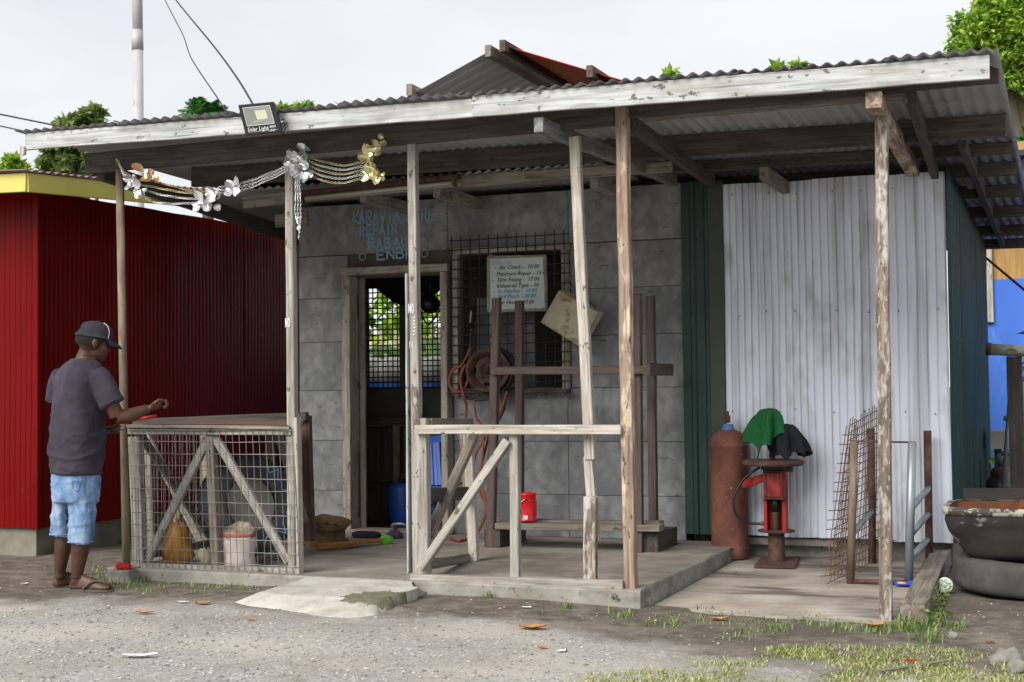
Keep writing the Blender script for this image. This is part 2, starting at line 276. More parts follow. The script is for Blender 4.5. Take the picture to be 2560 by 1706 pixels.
def basis(o, x, zref):
    x = Vector(x).normalized(); z = Vector(zref); z = (z - x*z.dot(x)); z = z.normalized() if z.length > 1e-4 else x.orthogonal().normalized(); y = z.cross(x)
    return Matrix(((x.x, y.x, z.x, o[0]), (x.y, y.y, z.y, o[1]), (x.z, y.z, z.z, o[2]), (0, 0, 0, 1)))
rb = random.Random(3)
def bar(name, A, B, w, h, m, parent=None, zref=(0, 0, 1), ch=.004, jit=.0015, seg=None, twist=0):
    """a sawn stick from A to B: width w across, h along zref; chamfered, slightly uneven, own object"""
    A = Vector(A); B = Vector(B); L = (B-A).length; seg = seg or max(2, min(10, int(L/.28)))
    vs = []; fs = []; hw, hh = w/2, h/2
    sec = [(-hw+ch, -hh), (hw-ch, -hh), (hw, -hh+ch), (hw, hh-ch), (hw-ch, hh), (-hw+ch, hh), (-hw, hh-ch), (-hw, -hh+ch)]
    for i in range(seg+1):
        dy, dz = rb.uniform(-jit, jit), rb.uniform(-jit, jit); s = 1 + rb.uniform(-.012, .012); tw = twist*i/seg
        for y, z in sec:
            y, z = y*math.cos(tw)-z*math.sin(tw), y*math.sin(tw)+z*math.cos(tw)
            e = rb.uniform(-.004, .004) if i in (0, seg) else 0
            vs.append((L*i/seg + e, y*s+dy, z*s+dz))
    for i in range(seg):
        for k in range(8): fs.append((i*8+k, i*8+(k+1) % 8, (i+1)*8+(k+1) % 8, (i+1)*8+k))
    fs.append(tuple(range(8))[::-1]); fs.append(tuple(seg*8+k for k in range(8)))
    return mesh(name, vs, fs, m, parent, False, basis(A, B-A, zref))
def pipe(name, pts, r, m, parent=None, n=12):
    pts = [Vector(p) for p in pts]
    if len(pts) == 2:
        L = (pts[1]-pts[0]).length; b = MB(); b.tube([(0, 0, 0), (L, 0, 0)], r, n)
        return mesh(name, b.v, b.f, m, parent, False if n < 10 else True, basis(pts[0], pts[1]-pts[0], (0, 0, 1)))
    b = MB(); b.tube(pts, r, n); return b.build(name, m, parent, True)
def smoothpath(pts, k=6):
    P = [Vector(p) for p in pts]; out = []
    for i in range(len(P)-1):
        a, b, d, e = P[max(i-1, 0)], P[i], P[i+1], P[min(i+2, len(P)-1)]
        for j in range(k):
            t = j/k; out.append(.5*((2*b) + (d-a)*t + (2*a-5*b+4*d-e)*t*t + (3*b-a-3*d+e)*t**3))
    return out + [P[-1]]
def sheet(name, O, U, V, N, wu, lv, pitch, amp, m, parent=None, kind='sine', th=.0012, sag=0, nv=2, m2=None, phase=0, wob=0):
    """profiled sheet: waves across U, ribs along V; N is the outer side"""
    O, U, V, N = Vector(O), Vector(U).normalized(), Vector(V).normalized(), Vector(N).normalized()
    pr = []
    if kind == 'sine':
        n = max(8, int(wu/pitch*8))
        for i in range(n+1): x = wu*i/n; pr.append((x, amp*math.sin(2*math.pi*x/pitch+phase)))
    elif kind == 'trap':
        x = 0
        while x < wu:
            for q, h in ((0, 0), (.55, 0), (.65, amp), (.9, amp)):
                if x+q*pitch < wu: pr.append((x+q*pitch, h))
            x += pitch
        pr.append((wu, 0))
    else:                                        # narrow grooves between shallow rounded pans
        x = 0
        while x < wu:
            for q, h in ((0, -amp), (.05, -amp*.9), (.12, amp*.5), (.3, amp*.85), (.55, amp), (.8, amp*.85), (.95, amp*.4)):
                if x+q*pitch < wu: pr.append((x+q*pitch, h))
            x += pitch
        pr.append((wu, 0))
    n = len(pr); vs = []; fs = []; mi = []
    for side in (0, 1):
        for j in range(nv+1):
            t = j/nv
            for x, h in pr: vs.append(O + U*(x + wob*.6*noise.noise((x*3+O.x, t*lv*1.5, 7))) + V*(lv*t + (wob*2*noise.noise((x*2, O.x, 3)) if j in (0, nv) else 0)) + N*(h - side*th - sag*4*t*(1-t) + wob*(noise.noise((x*1.7+O.x, t*lv*1.4, O.y)) + .5*noise.noise((x*5, t*lv*4, O.x)))))
    k = n*(nv+1)
    for j in range(nv):
        for i in range(n-1):
            a = j*n+i; fs.append((a, a+1, a+n+1, a+n)); mi.append(0)
            a += k; fs.append((a, a+n, a+n+1, a+1)); mi.append(1 if m2 else 0)
    for i in range(n-1):
        fs.append((i, k+i, k+i+1, i+1)); mi.append(0); a = nv*n+i; fs.append((a, a+1, k+a+1, k+a)); mi.append(0)
    return mesh(name, vs, fs, m, parent, kind == 'sine', None, [m2] if m2 else None, mi if m2 else None)
def text(name, s, size, M, m, parent, shear=0, ext=.0004, align='LEFT', bold=0):
    cu = bpy.data.curves.new(name, 'FONT'); cu.body = s; cu.size = size; cu.shear = shear; cu.extrude = ext; cu.align_x = align; cu.offset = bold; cu.resolution_u = 2
    t = bpy.data.objects.new(name, cu); col.objects.link(t); dg = bpy.context.evaluated_depsgraph_get()
    me = bpy.data.meshes.new_from_object(t.evaluated_get(dg)); bpy.data.objects.remove(t); me.materials.clear(); me.materials.append(m)
    return place(bpy.data.objects.new(name, me), parent, M)
def facing(o, right=(1, 0, 0), upv=(0, 0, 1)):
    x = Vector(right).normalized(); y = Vector(upv); y = (y-x*y.dot(x)).normalized(); z = x.cross(y)
    return Matrix(((x.x, y.x, z.x, o[0]), (x.y, y.y, z.y, o[1]), (x.z, y.z, z.z, o[2]), (0, 0, 0, 1)))
def lerp(a, b, t): return Vector(a)*(1-t) + Vector(b)*t
def remeshed(name, mb, m, parent, vox, sm=3, fac=.5, disp=None):
    me = bpy.data.meshes.new('tmp'); me.from_pydata(mb.v, [], mb.f); me.update()
    o = bpy.data.objects.new('tmp', me); col.objects.link(o)
    q = o.modifiers.new('r', 'REMESH'); q.mode = 'VOXEL'; q.voxel_size = vox
    if sm: q = o.modifiers.new('s', 'SMOOTH'); q.factor = fac; q.iterations = sm
    dg = bpy.context.evaluated_depsgraph_get(); out = bpy.data.meshes.new_from_object(o.evaluated_get(dg)); bpy.data.objects.remove(o)
    out.name = name; T = WM[parent].translation if parent else Vector()
    if disp:
        nn = [v.normal.copy() for v in out.vertices]
        for v, k in zip(out.vertices, nn): v.co += k*disp(v.co)
    for v in out.vertices: v.co -= T
    out.materials.clear(); out.materials.append(m); out.polygons.foreach_set('use_smooth', [True]*len(out.polygons)); out.update()
    return place(bpy.data.objects.new(name, out), parent, Matrix.Translation(T))

YF, YW, SLAB, PADZ = 7.87, 10.35, .065, -.03
XL, XR = -5.98, -.80                        # shop wall ends

# ------------------------------------------------------------------ ground
def sstep(a, b, x): t = max(0, min(1, (x-a)/(b-a))); return t*t*(3-2*t)
def gz(x, y):
    z = -.008 - .052*sstep(-3.3, -1.4, x) + .02*sstep(-5.5, -7.5, x)*0
    z += .010*noise.noise((x*1.3, y*1.3, 0)) + .006*noise.noise((x*4, y*4, 3))
    if y > 7.9 and -5.9 < x < -.9: z -= .12*sstep(7.9, 8.1, y)
    d = math.hypot(x+3.5, y-7)
    return z*(1-sstep(15, 40, d))
def gridlines(a, b, lo, hi, step):
    g = []; v = lo
    while v <= hi: g.append(v); v += step
    w = lo; s = step
    left = []
    while w > a: s *= 1.6; w -= s; left.append(max(a, w))
    w = hi; s = step; right = []
    while w < b: s *= 1.6; w += s; right.append(min(b, w))
    return left[::-1] + g + right
gx = gridlines(-400, 400, -9, 2, .06); gy = gridlines(-60, 900, 4, 10, .06)
vs = [(x, y, gz(x, y)) for y in gy for x in gx]; nx = len(gx)
fs = [(j*nx+i, j*nx+i+1, (j+1)*nx+i+1, (j+1)*nx+i) for j in range(len(gy)-1) for i in range(nx-1)]
GM = bpy.data.materials.new('gravel lot and dirt'); GM.use_nodes = True
def ground_mat(m):
    n = m.node_tree.nodes; l = m.node_tree.links; b = n['Principled BSDF']; b.inputs['Roughness'].default_value = .95; b.inputs['Specular IOR Level'].default_value = .25
    t = n.new('ShaderNodeTexCoord'); P = t.outputs['Object']
    def nz(s, d=6, ro=.6):
        x = n.new('ShaderNodeTexNoise'); x.inputs['Scale'].default_value = s; x.inputs['Detail'].default_value = min(d, 4); x.inputs['Roughness'].default_value = ro; l.new(P, x.inputs['Vector']); return x.outputs['Fac']
    def ramp(f, els):
        r = n.new('ShaderNodeValToRGB'); e = r.color_ramp.elements
        for i, (p, q) in enumerate(els):
            if i < 2: e[i].position = p; e[i].color = q
            else: k = e.new(p); k.color = q
        l.new(f, r.inputs[0]); return r.outputs[0]
    def mixc(f, a, b_):
        w = n.new('ShaderNodeMix'); w.data_type = 'RGBA'; l.new(f, w.inputs['Factor']); l.new(a, w.inputs['A'])
        if isinstance(b_, tuple): w.inputs['B'].default_value = b_
        else: l.new(b_, w.inputs['B'])
        return w.outputs['Result']
    def mrange(f, a, b_, o0=0., o1=1.):
        q = n.new('ShaderNodeMapRange'); q.inputs[1].default_value = a; q.inputs[2].default_value = b_; q.inputs[3].default_value = o0; q.inputs[4].default_value = o1; l.new(f, q.inputs[0]); return q.outputs[0]
    def math_(op, a, b_):
        q = n.new('ShaderNodeMath'); q.operation = op
        for i, s in enumerate((a, b_)):
            if isinstance(s, (int, float)): q.inputs[i].default_value = s
            else: l.new(s, q.inputs[i])
        return q.outputs[0]
    vo = n.new('ShaderNodeTexVoronoi'); vo.inputs['Scale'].default_value = 62; l.new(P, vo.inputs['Vector'])
    vo2 = n.new('ShaderNodeTexVoronoi'); vo2.inputs['Scale'].default_value = 120; l.new(P, vo2.inputs['Vector'])
    sep = n.new('ShaderNodeSeparateColor'); l.new(vo.outputs['Color'], sep.inputs[0])
    stone = ramp(sep.outputs[0], [(0, c('#82807d')), (.35, c('#96938f')), (.7, c('#a5a29d')), (.93, c('#bdb8b0'))])
    grout = ramp(nz(30, 8), [(.35, c('#8d8984')), (.65, c('#a29e98'))])
    asph = mixc(mrange(vo.outputs['Distance'], .35, .62), stone, grout)
    asph = mixc(mrange(nz(2.2, 5), .45, .62, 0, .75), asph, c('#867f77'))
    asph = mixc(mrange(nz(1.1, 5), .5, .62, 0, .65), asph, c('#b5afa7'))
    dirt = ramp(nz(9, 10, .7), [(.3, c('#4a433c')), (.5, c('#635b53')), (.7, c('#7f776e'))])
    dirt = mixc(mrange(nz(2.2, 6), .5, .7, 0, .7), dirt, c('#847b71'))
    dirt = mixc(mrange(nz(1.1, 4), .52, .66, 0, .6), dirt, c('#453e37'))
    sx = n.new('ShaderNodeSeparateXYZ'); l.new(P, sx.inputs[0])
    wob = math_('MULTIPLY', math_('SUBTRACT', nz(1.6, 7, .65), .5), 1.3)
    # lot edge: y of the edge falls off towards the right hand side
    fall = math_('MULTIPLY', mrange(sx.outputs[0], -2.6, -1.0), .6)
    fl = math_('MULTIPLY', mrange(sx.outputs[0], -4.9, -6.3), .45)
    yy = math_('ADD', math_('ADD', math_('ADD', sx.outputs[1], wob), fall), fl)
    isd = mrange(yy, 6.80, 7.2)
    cl = mixc(isd, asph, dirt)
    l.new(cl, b.inputs['Base Color'])
    h = math_('ADD', math_('MULTIPLY', vo.outputs['Distance'], -.6), math_('MULTIPLY', nz(45, 8), .8))
    bp = n.new('ShaderNodeBump'); bp.inputs['Strength'].default_value = .6; bp.inputs['Distance'].default_value = .005; l.new(h, bp.inputs['Height']); l.new(bp.outputs[0], b.inputs['Normal'])
ground_mat(GM)
g = mesh('ground', vs, fs, GM, None, True, Matrix.Identity(4)); g['kind'] = 'structure'; g['label'] = 'grey gravel lot with a dark dirt strip along the shop'

# porch slab, pad, ramp: the setting
def slabmesh(name, x0, x1, y0, y1, z0, z1, m, mside, seed, amp=.012, n=60, tilt=0):
    """block with a worn, wandering front and right edge"""
    vs = []; fs = []; mi = []
    def e(t, k): return amp*noise.noise((t*3.1, k, seed)) + amp*.5*noise.noise((t*11, k, seed))
    F = [(x0+(x1-x0)*i/n, y0+e(x0+(x1-x0)*i/n, 1)) for i in range(n+1)] + [(x1+e(y0+(y1-y0)*i/n, 2), y0+(y1-y0)*i/n) for i in range(1, n+1)]
    k = len(F)
    rows = [(z0, .012), (z0*.5+z1*.5, .004), (z1-.012, 0), (z1-.003, -.004), (z1, -.013)]
    for z, off in rows:
        for i, (x, y) in enumerate(F):
            nx_, ny_ = (0, -1) if i <= n else (1, 0)
            q = off + .006*noise.noise((x*9, y*9, z*30+seed))
            vs.append((x+nx_*q, y+ny_*q, z + (tilt*(y1-y) if z == z1 or z > z0 else 0)))
    for j in range(len(rows)-1):
        for i in range(k-1): fs.append((j*k+i, j*k+i+1, (j+1)*k+i+1, (j+1)*k+i)); mi.append(1)
    t = (len(rows)-1)*k; c0 = len(vs); vs.append((x0, y1, z1))
    for i in range(k-1): fs.append((t+i, t+i+1, c0)); mi.append(0)
    return mesh(name, vs, fs, m, None, False, Matrix.Identity(4), [mside], mi)
s = slabmesh('porch_floor', -5.92, -2.29, 7.74, 10.37, -.12, SLAB, CONC, CONC_F, 3); s['kind'] = 'structure'; s['label'] = 'worn grey concrete porch floor'
s = slabmesh('concrete_pad', -2.27, -.86, 7.78, 10.6, -.14, PADZ, PAD, CONC_F, 8, .03, tilt=-.006); s['kind'] = 'structure'; s['label'] = 'stained low concrete pad right of the porch'
# ramp
top = [PZ(690, 1333, .055), PZ(946, 1338, .06)]; mid = [PZ(592, 1362, .045), PZ(690, 1368, .05), PZ(860, 1375, .05), PZ(960, 1352, .05)]
low = [PZ(532, 1388, -.012), PZ(640, 1407, -.015), PZ(830, 1428, -.02), PZ(992, 1366, -.03)]
def patch(rows, nu, nv, bumpa, seed):
    R_ = [[Vector(p) for p in smoothpath(r_, 8)] for r_ in rows]
    def at(r_, t): q = t*(len(r_)-1); i = min(int(q), len(r_)-2); return r_[i].lerp(r_[i+1], q-i)
    vs = []; fs = []
    for j in range(nv+1):
        q = j/nv*(len(R_)-1); k = min(int(q), len(R_)-2)
        for i in range(nu+1):
            p = at(R_[k], i/nu).lerp(at(R_[k+1], i/nu), q-k); w = bumpa*noise.noise((p.x*7, p.y*7, seed)) + bumpa*.4*noise.noise((p.x*25, p.y*25, seed))
            vs.append((p.x+w*1.5, p.y+w*1.5*(j == nv), p.z+w*.5))
    for j in range(nv):
        for i in range(nu): a = j*(nu+1)+i; fs.append((a, a+nu+1, a+nu+2, a+1))
    return vs, fs
back = [PZ(700, 1318, .06) + Vector((0, .1, -.01)), PZ(946, 1322, .06) + Vector((0, .1, -.01))]
vs, fs = patch([back, [top[0], top[0].lerp(top[1], .5), top[1]], mid, low, [p - Vector((0, .02, .06)) for p in low]], 150, 70, .012, 5)
rm = mesh('ramp', vs, [f[::-1] for f in fs], CONC_L, None, True, Matrix.Identity(4)); rm['kind'] = 'structure'; rm['label'] = 'pale rough concrete ramp up to the porch'
MOSS = mat('mossy dark concrete', [(.3, c('#55523f')), (.7, c('#7d7a66'))], (20, 20, 20), 8, .95, 0, .4, .006)
n_ = rm.data.materials; n_.append(MOSS)
for p in rm.data.polygons:
    q = p.center; d = math.hypot((q.x - PZ(905, 1392, 0).x)/.33, (q.y - PZ(905, 1392, 0).y)/.22) + .5*noise.noise((q.x*6, q.y*6, 1)) + .3*noise.noise((q.x*20, q.y*20, 4))
    if d < .85: p.material_index = 1

# ------------------------------------------------------------------ red neighbour building
RC = Vector((-7.22, 8.61, 0)); rdir = Vector((.07, 1, 0)).normalized()
rbld = thing('red_building', 'glossy dark red ribbed metal building with yellow fascia, left of the shop', 'building', RC)
nrm = Vector((rdir.y, -rdir.x, 0))
ztop, zb = 2.74, .2
b = MB(); q0 = RC - Vector((3.2, 0, 0)); q1 = RC; q2 = RC + rdir*4.3
off = .03
b.add([q0+Vector((0, off, -.15)), q1+Vector((-off, off, -.15)), q2+Vector((-off, 0, -.15)), q2+Vector((-3, 0, -.15)), q0+Vector((0, off, zb+.02)), q1+Vector((-off, off, zb+.02)), q2+Vector((-off, 0, zb+.02)), q2+Vector((-3, 0, zb+.02))],
      [(0, 1, 5, 4), (1, 2, 6, 5), (2, 3, 7, 6), (4, 5, 6, 7), (3, 0, 4, 7)]); b.build('plinth', FOOT, rbld)
for i in range(3):
    sheet('wall_sheet', q1 - Vector((.9*(i+1), -.004*(i % 2), -zb)), (1, 0, 0), (0, 0, 1), (0, -1, 0), .9, ztop-zb, .05, .0022, RED, rbld, 'pan', nv=12, wob=.006)
for i in range(5):
    sheet('wall_sheet', q1 + rdir*(.86*i) + nrm*(.004*(i % 2)) + Vector((0, 0, zb)), rdir, (0, 0, 1), nrm, .87, ztop-zb, .05, .0022, RED, rbld, 'pan', nv=12, wob=.006)
bar('corner_trim', q1+Vector((.006, -.006, zb)), q1+Vector((.006, -.006, ztop)), .05, .05, RED, rbld, (0, -1, 0), .006, 0)
# yellow fascia: short front run, then the side run
fb, ft = PX(88, 442, -6.95), PX(60, 398, -6.98)
A = PY(62, 441, 8.2); A2 = PY(62, 398, 8.2); hgt = (A2-A).length
cA = A.lerp(A2, .5)
bar('fascia', cA + Vector((-2.6, 0, .05)), cA, .03, hgt, YELLOW, rbld, (0, 0, 1), .003, 0)
eF = PX(545, 482, cA.x+.27); eC = Vector((eF.x, eF.y, eF.z + hgt*.40))
bar('fascia', cA, eC, .03, hgt*1.02, YELLOW, rbld, (0, 0, 1), .003, 0)
# roof sheet of the red building: waves along the side eave
dv = (eC-cA); 
sheet('roof_sheet', cA + Vector((.04, -.06, hgt*.5+.012)), dv, (-1, 0, .04), (0, 0, 1), dv.length, 3.0, .076, .009, PINKROOF, rbld, 'sine')

# ------------------------------------------------------------------ the shop building
shop = thing('tyre_repair_shop', 'low grey walled tyre repair shop with blue hand painted lettering over the door', 'building', ((XL+XR)/2, YW, SLAB))
DX0, DX1, DZ = -5.45, -4.64, 2.13           # door opening
WX0, WX1, WZ0, WZ1 = -4.50, -3.63, 1.22, 2.27
wt = 2.74
b = MB()
yb0, yb1 = YW+.022, YW+.14
for x0, x1, z0, z1 in [(XL, DX0, -.1, wt), (DX0, DX1, DZ, wt), (DX1, WX0, -.1, wt), (WX0, WX1, -.1, WZ0), (WX0, WX1, WZ1, wt), (WX1, -2.70, -.1, wt)]:
    b.box((x0, yb0, z0), (x1, yb1, z1))
b.box((XL, YW+.141, -.1), (XL+.05, 11.4, 2.7))           # left side wall
b.box((-2.68, YW+.141, -.1), (-2.56, 11.4, 2.7))          # inner partition
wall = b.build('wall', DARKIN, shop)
courses = [SLAB, .39, .80, 1.21, 1.61, 1.97, 2.32, wt]
rw = random.Random(5)
def panel(x0, x1, z0, z1):
    g_ = .0012; y0 = YW - rw.uniform(0, .003); bb = MB(); e = .003
    x0 += g_; x1 -= g_; z0 += g_; z1 -= g_
    o = [(x0, z0), (x1, z0), (x1, z1), (x0, z1)]; i_ = [(x0+e, z0+e), (x1-e, z0+e), (x1-e, z1-e), (x0+e, z1-e)]
    j = [rw.uniform(-.0015, .0015) for _ in range(4)]
    vs = [(x, YW+.02, z) for x, z in o] + [(x, y0+.004, z) for x, z in o] + [(x, y0+j[k], z) for k, (x, z) in enumerate(i_)]
    fs = []
    for k in range(4): fs += [(k, (k+1) % 4, 4+(k+1) % 4, 4+k), (4+k, 4+(k+1) % 4, 8+(k+1) % 4, 8+k)]
    fs.append((8, 9, 10, 11)); bb.add(vs, fs); return bb.build('panel', WALLM, wall)
for i in range(7):
    z0, z1 = courses[i], courses[i+1]
    if i < 6: panel(XL, DX0-.07, z0, z1)
    if i < 3:
        for x0, x1 in ((DX1+.06, -3.62), (-3.62, -2.70)): panel(x0, x1, z0, z1)
    elif i < 6: panel(WX1+.04, -2.70, z0, z1)
for x0, x1 in ((XL, -5.36), (-5.36, -4.62), (-4.62, -3.6), (-3.6, -2.70)): panel(x0, x1, 2.325, wt)
# door frame
yf_ = YW - .03
df = bar('door_frame', (DX0-.035, yf_, SLAB), (DX0-.035, yf_, DZ+.01), .07, .16, W_FRAME, shop, (0, -1, 0))
bar('jamb', (DX1+.025, yf_, SLAB), (DX1+.025, yf_, DZ+.01), .055, .16, W_FRAME, df, (0, -1, 0))
bar('head', (DX0-.08, yf_-.003, DZ+.045), (DX1+.06, yf_-.003, DZ+.045), .165, .06, W_FRAME, df)
bar('sill', (DX0-.02, yf_-.01, SLAB+.012), (DX1+.02, yf_-.01, SLAB+.012), .2, .03, W_MID, df)
bar('stop', (DX0+.03, YW+.06, SLAB), (DX0+.03, YW+.06, DZ), .05, .03, W_MID, df, (0, -1, 0))
# window frame
wf = bar('window_frame', (WX0-.03, yf_, WZ0-.06), (WX0-.03, yf_, WZ1+.02), .05, .1, W_FRAME, shop, (0, -1, 0))
bar('head', (WX0-.055, yf_-.003, WZ1+.03), (WX1+.04, yf_-.003, WZ1+.03), .105, .045, W_FRAME, wf)
bar('jamb', (WX1+.015, yf_, WZ0-.02), (WX1+.015, yf_, WZ1+.008), .04, .1, W_FRAME, wf, (0, -1, 0))
bar('sill', (WX0-.06, yf_-.02, WZ0-.03), (WX1+.04, yf_-.02, WZ0-.03), .12, .03, W_DARK, wf)
bar('mullion', (WX0+.27, yf_+.01, WZ0), (WX0+.27, yf_+.01, WZ1), .035, .06, W_FRAME, wf, (0, -1, 0))
# window grille of welded rods in front
b = MB(); gx0, gx1 = -4.55, -3.57; yg = YW-.095
n = 13
for i in range(n): x = gx0 + (gx1-.04-gx0)*i/(n-1); b.tube([(x, yg, 1.15), (x+.008, yg, 2.42)], .0042, 5)
for i in range(17): z = 1.18 + 1.2*i/16; b.tube([(gx0-.01, yg-.008, z), (gx1+.02, yg-.008, z+.01)], .0042, 5)
b.build('window_grille', WIRED, shop)
# painted lettering
LT = {'K': [[(0,0),(0,1)],[(.95,1),(.05,.45),(1,0)]], 'A': [[(0,0),(.5,1),(1,0)],[(.2,.36),(.8,.36)]], 'R': [[(0,0),(0,1),(.75,1),(.95,.78),(.75,.5),(0,.48)],[(.4,.5),(1,0)]],
      'V': [[(0,1),(.5,0),(1,1)]], 'I': [[(.5,0),(.5,1)]], 'T': [[(0,1),(1,1)],[(.5,1),(.5,0)]], 'Y': [[(0,1),(.5,.5),(1,1)],[(.5,.5),(.5,0)]], 'E': [[(1,0),(0,0),(0,1),(1,1)],[(0,.5),(.8,.5)]],
      'P': [[(0,0),(0,1),(.8,1),(1,.75),(.8,.48),(0,.48)]], 'B': [[(0,0),(0,1),(.75,1),(.9,.77),(.7,.53),(0,.52)],[(.7,.53),(1,.26),(.8,0),(0,0)]], 'U': [[(0,1),(0,.2),(.25,0),(.75,0),(1,.2),(1,1)]],
      'L': [[(0,1),(0,0),(1,0)]], 'N': [[(0,0),(0,1),(1,0),(1,1)]], 'O': [[(.3,0),(0,.3),(0,.7),(.3,1),(.7,1),(1,.7),(1,.3),(.7,0),(.3,0)]], ' ': [], '.': [[(.4,0),(.5,.1)]]}
def strokes(name, word, O, X, Z, N, cw, chh, gap, wdt, m, parent, slope=0, jit=.0):
    O, X, Z, N = Vector(O), Vector(X).normalized(), Vector(Z).normalized(), Vector(N).normalized(); b = MB(); k = 0; rr = random.Random(len(word)+int(wdt*1e4)*0)
    for i, ch_ in enumerate(word):
        o = O + X*(i*(cw+gap)) + Z*(slope*i*(cw+gap)); jx, jz, js = rr.uniform(-jit, jit), rr.uniform(-jit, jit), 1+rr.uniform(-jit, jit)*4
        for pl in LT[ch_]:
            P = [o + X*(x*cw*js+jx) + Z*(z_*chh*js+jz) for x, z_ in pl]
            for a, d in zip(P[:-1], P[1:]):
                t = (d-a).normalized(); s_ = N.cross(t)*(wdt/2); a2, d2 = a - t*wdt*.4, d + t*wdt*.4; oN = N*(.0002*(k % 12)); k += 1
                b.add([a2-s_+oN, d2-s_+oN, d2+s_+oN, a2+s_+oN], [(0, 1, 2, 3)])
    return b.build(name, m, parent)
def sign(word, x0, y0, x1, y1, hpx, n):
    p, q = PY(x0, y0, YW-.0075), PY(x1, y1, YW-.0075); hh = (PY(x0, y0-hpx, YW-.0075)-p).length
    L = (q-p).length; pit = L/n; cw = pit*.70
    xd_ = (q-p).normalized(); rs = random.Random(word)
    for i, ch_ in enumerate(word):
        if ch_ == ' ': continue
        o = p + xd_*(pit*i) + Vector((rs.uniform(-.004, .004), 0, rs.uniform(-.006, .006))); k_ = rs.uniform(.92, 1.06)
        e_ = strokes('letter_edge', ch_, o, xd_, zz, (0, -1, 0), cw*k_, hh*.86*k_, 0, .0185, LETO, shop)
        strokes('letter', ch_, o+Vector((0, -.003, 0)), xd_, zz, (0, -1, 0), cw*k_, hh*.86*k_, 0, .0125, LET, e_)
sign('KARAVIA TYRE', 812, 514, 1003, 505, 30, 12); sign('REPAIR', 829, 541, 917, 536, 26, 6); sign('RABAUL', 848, 570, 962, 564, 26, 6); sign('ENBP', 867, 597, 956, 593, 25, 4)
for x, y in ((833, 590), (975, 583)):                            # small painted wheels beside the last line
    b = MB(); o = PY(x, y, YW-.008)
    for k in range(14):
        t0, t1 = k*2*math.pi/14, (k+.7)*2*math.pi/14
        b.add([o+Vector((math.cos(t)*r_, -.0004, math.sin(t)*r_)) for t, r_ in ((t0, .024), (t1, .024), (t1, .034), (t0, .034))], [(0, 1, 2, 3)])
    b.build('painted_ring', LETO, shop)
# green and silver sheets
sheet('green_sheet', (-2.70, YW-.02, .12), (1, 0, 0), (0, 0, 1), (0, -1, 0), .215, 2.62, .11, .012, GREEN, shop, 'trap')
bar('green_post', (-2.435, YW-.025, .12), (-2.435, YW-.025, 2.73), .11, .05, GREEN2, shop, (0, -1, 0))
xs_ = [-2.375, -1.72, -1.20, -.795]
for i in range(3):
    sheet('silver_sheet', (xs_[i], YW-.03-.004*(i % 2), .125-.012*i), (1, 0, 0), (-.003, 0, 1), (0, -1, 0), xs_[i+1]-xs_[i]+.03*(i < 2), 2.575+.006*i, (.050, .056, .066)[i], .007, SILVER, shop, 'pan', nv=14, wob=.007)
b = MB()
for z in (1.02, 1.74, 2.6):
    for k in range(7):
        x = -2.3 + k*.235 + rw.uniform(-.04, .04); b.ell((x, YW-.045, z+rw.uniform(-.02, .02)), (.006, .006, .006), 6)
b.build('screw_heads', WIRE, shop)['kind'] = 'stuff'
b = MB(); b.box((-2.42, YW+.08, -.13), (-.86, YW+.2, .2)); b.box((-2.30, YW-.0, .055), (-1.6, YW+.07, .105)); b.build('footing', CONC_F, shop)
for i in range(5):
    sheet('green_side_sheet', (XR+.005+.004*(i % 2), YW+.93*i-.02, .1), (0, 1, 0), (0, 0, 1), (1, 0, 0), .95, 2.62-.03*i, .15, .02, GREEN, shop, 'trap', nv=8, wob=.006)
b = MB(); b.box((XR-.1, YW+.1, -.14), (XR-.01, 15, .12)); b.build('side_footing', FOOT, shop)
# back wall of the workshop with its barred window
YB = 11.32
p0, p1 = PY(838, 892, YB), PY(1030, 655, YB)
b = MB()
for x0, x1, z0, z1 in [(XL, p0.x, -.1, 2.72), (p1.x, -2.56, -.1, 2.72), (p0.x, p1.x, -.1, p0.z), (p0.x, p1.x, p1.z, 2.72)]: b.box((x0, YB, z0), (x1, YB+.1, z1))
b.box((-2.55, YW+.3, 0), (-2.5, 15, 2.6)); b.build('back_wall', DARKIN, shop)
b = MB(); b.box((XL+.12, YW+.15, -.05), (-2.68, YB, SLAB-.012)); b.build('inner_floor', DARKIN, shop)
b = MB()
for i in range(18): x = p0.x + (p1.x-p0.x)*i/17; b.tube([(x, YB-.02, p0.z), (x, YB-.02, p1.z)], .006, 5)
for i in range(20): z = p0.z + (p1.z-p0.z)*i/19; b.tube([(p0.x, YB-.03, z), (p1.x, YB-.03, z)], .006, 5)
b.build('back_window_bars', WIRED, shop)
xm = PY(934, 780, YB).x; bar('back_window_mullion', (xm, YB-.05, p0.z), (xm, YB-.05, p1.z), .07, .05, W_DARK, shop, (0, -1, 0))
# dark planked half partition seen low through the door
hp = bar('half_partition', (XL+.05, 11.22, .93), (-4.3, 11.22, .93), .05, .09, W_DARK, shop)
for k in range(9): bar('plank', (XL+.2+.2*k, 11.25+.01*(k % 2), SLAB), (XL+.2+.2*k, 11.25+.01*(k % 2), .92), .17, .02, W_DARK, hp, (0, -1, 0))
bar('rail', (XL+.12, 11.195, .45), (-4.3, 11.195, .45), .03, .08, W_DARK, hp)
for x in (-5.5, -5.2): bar('batten', (x, 11.19, SLAB), (x, 11.19, .9), .06, .03, W_MID, hp, (0, -1, 0))

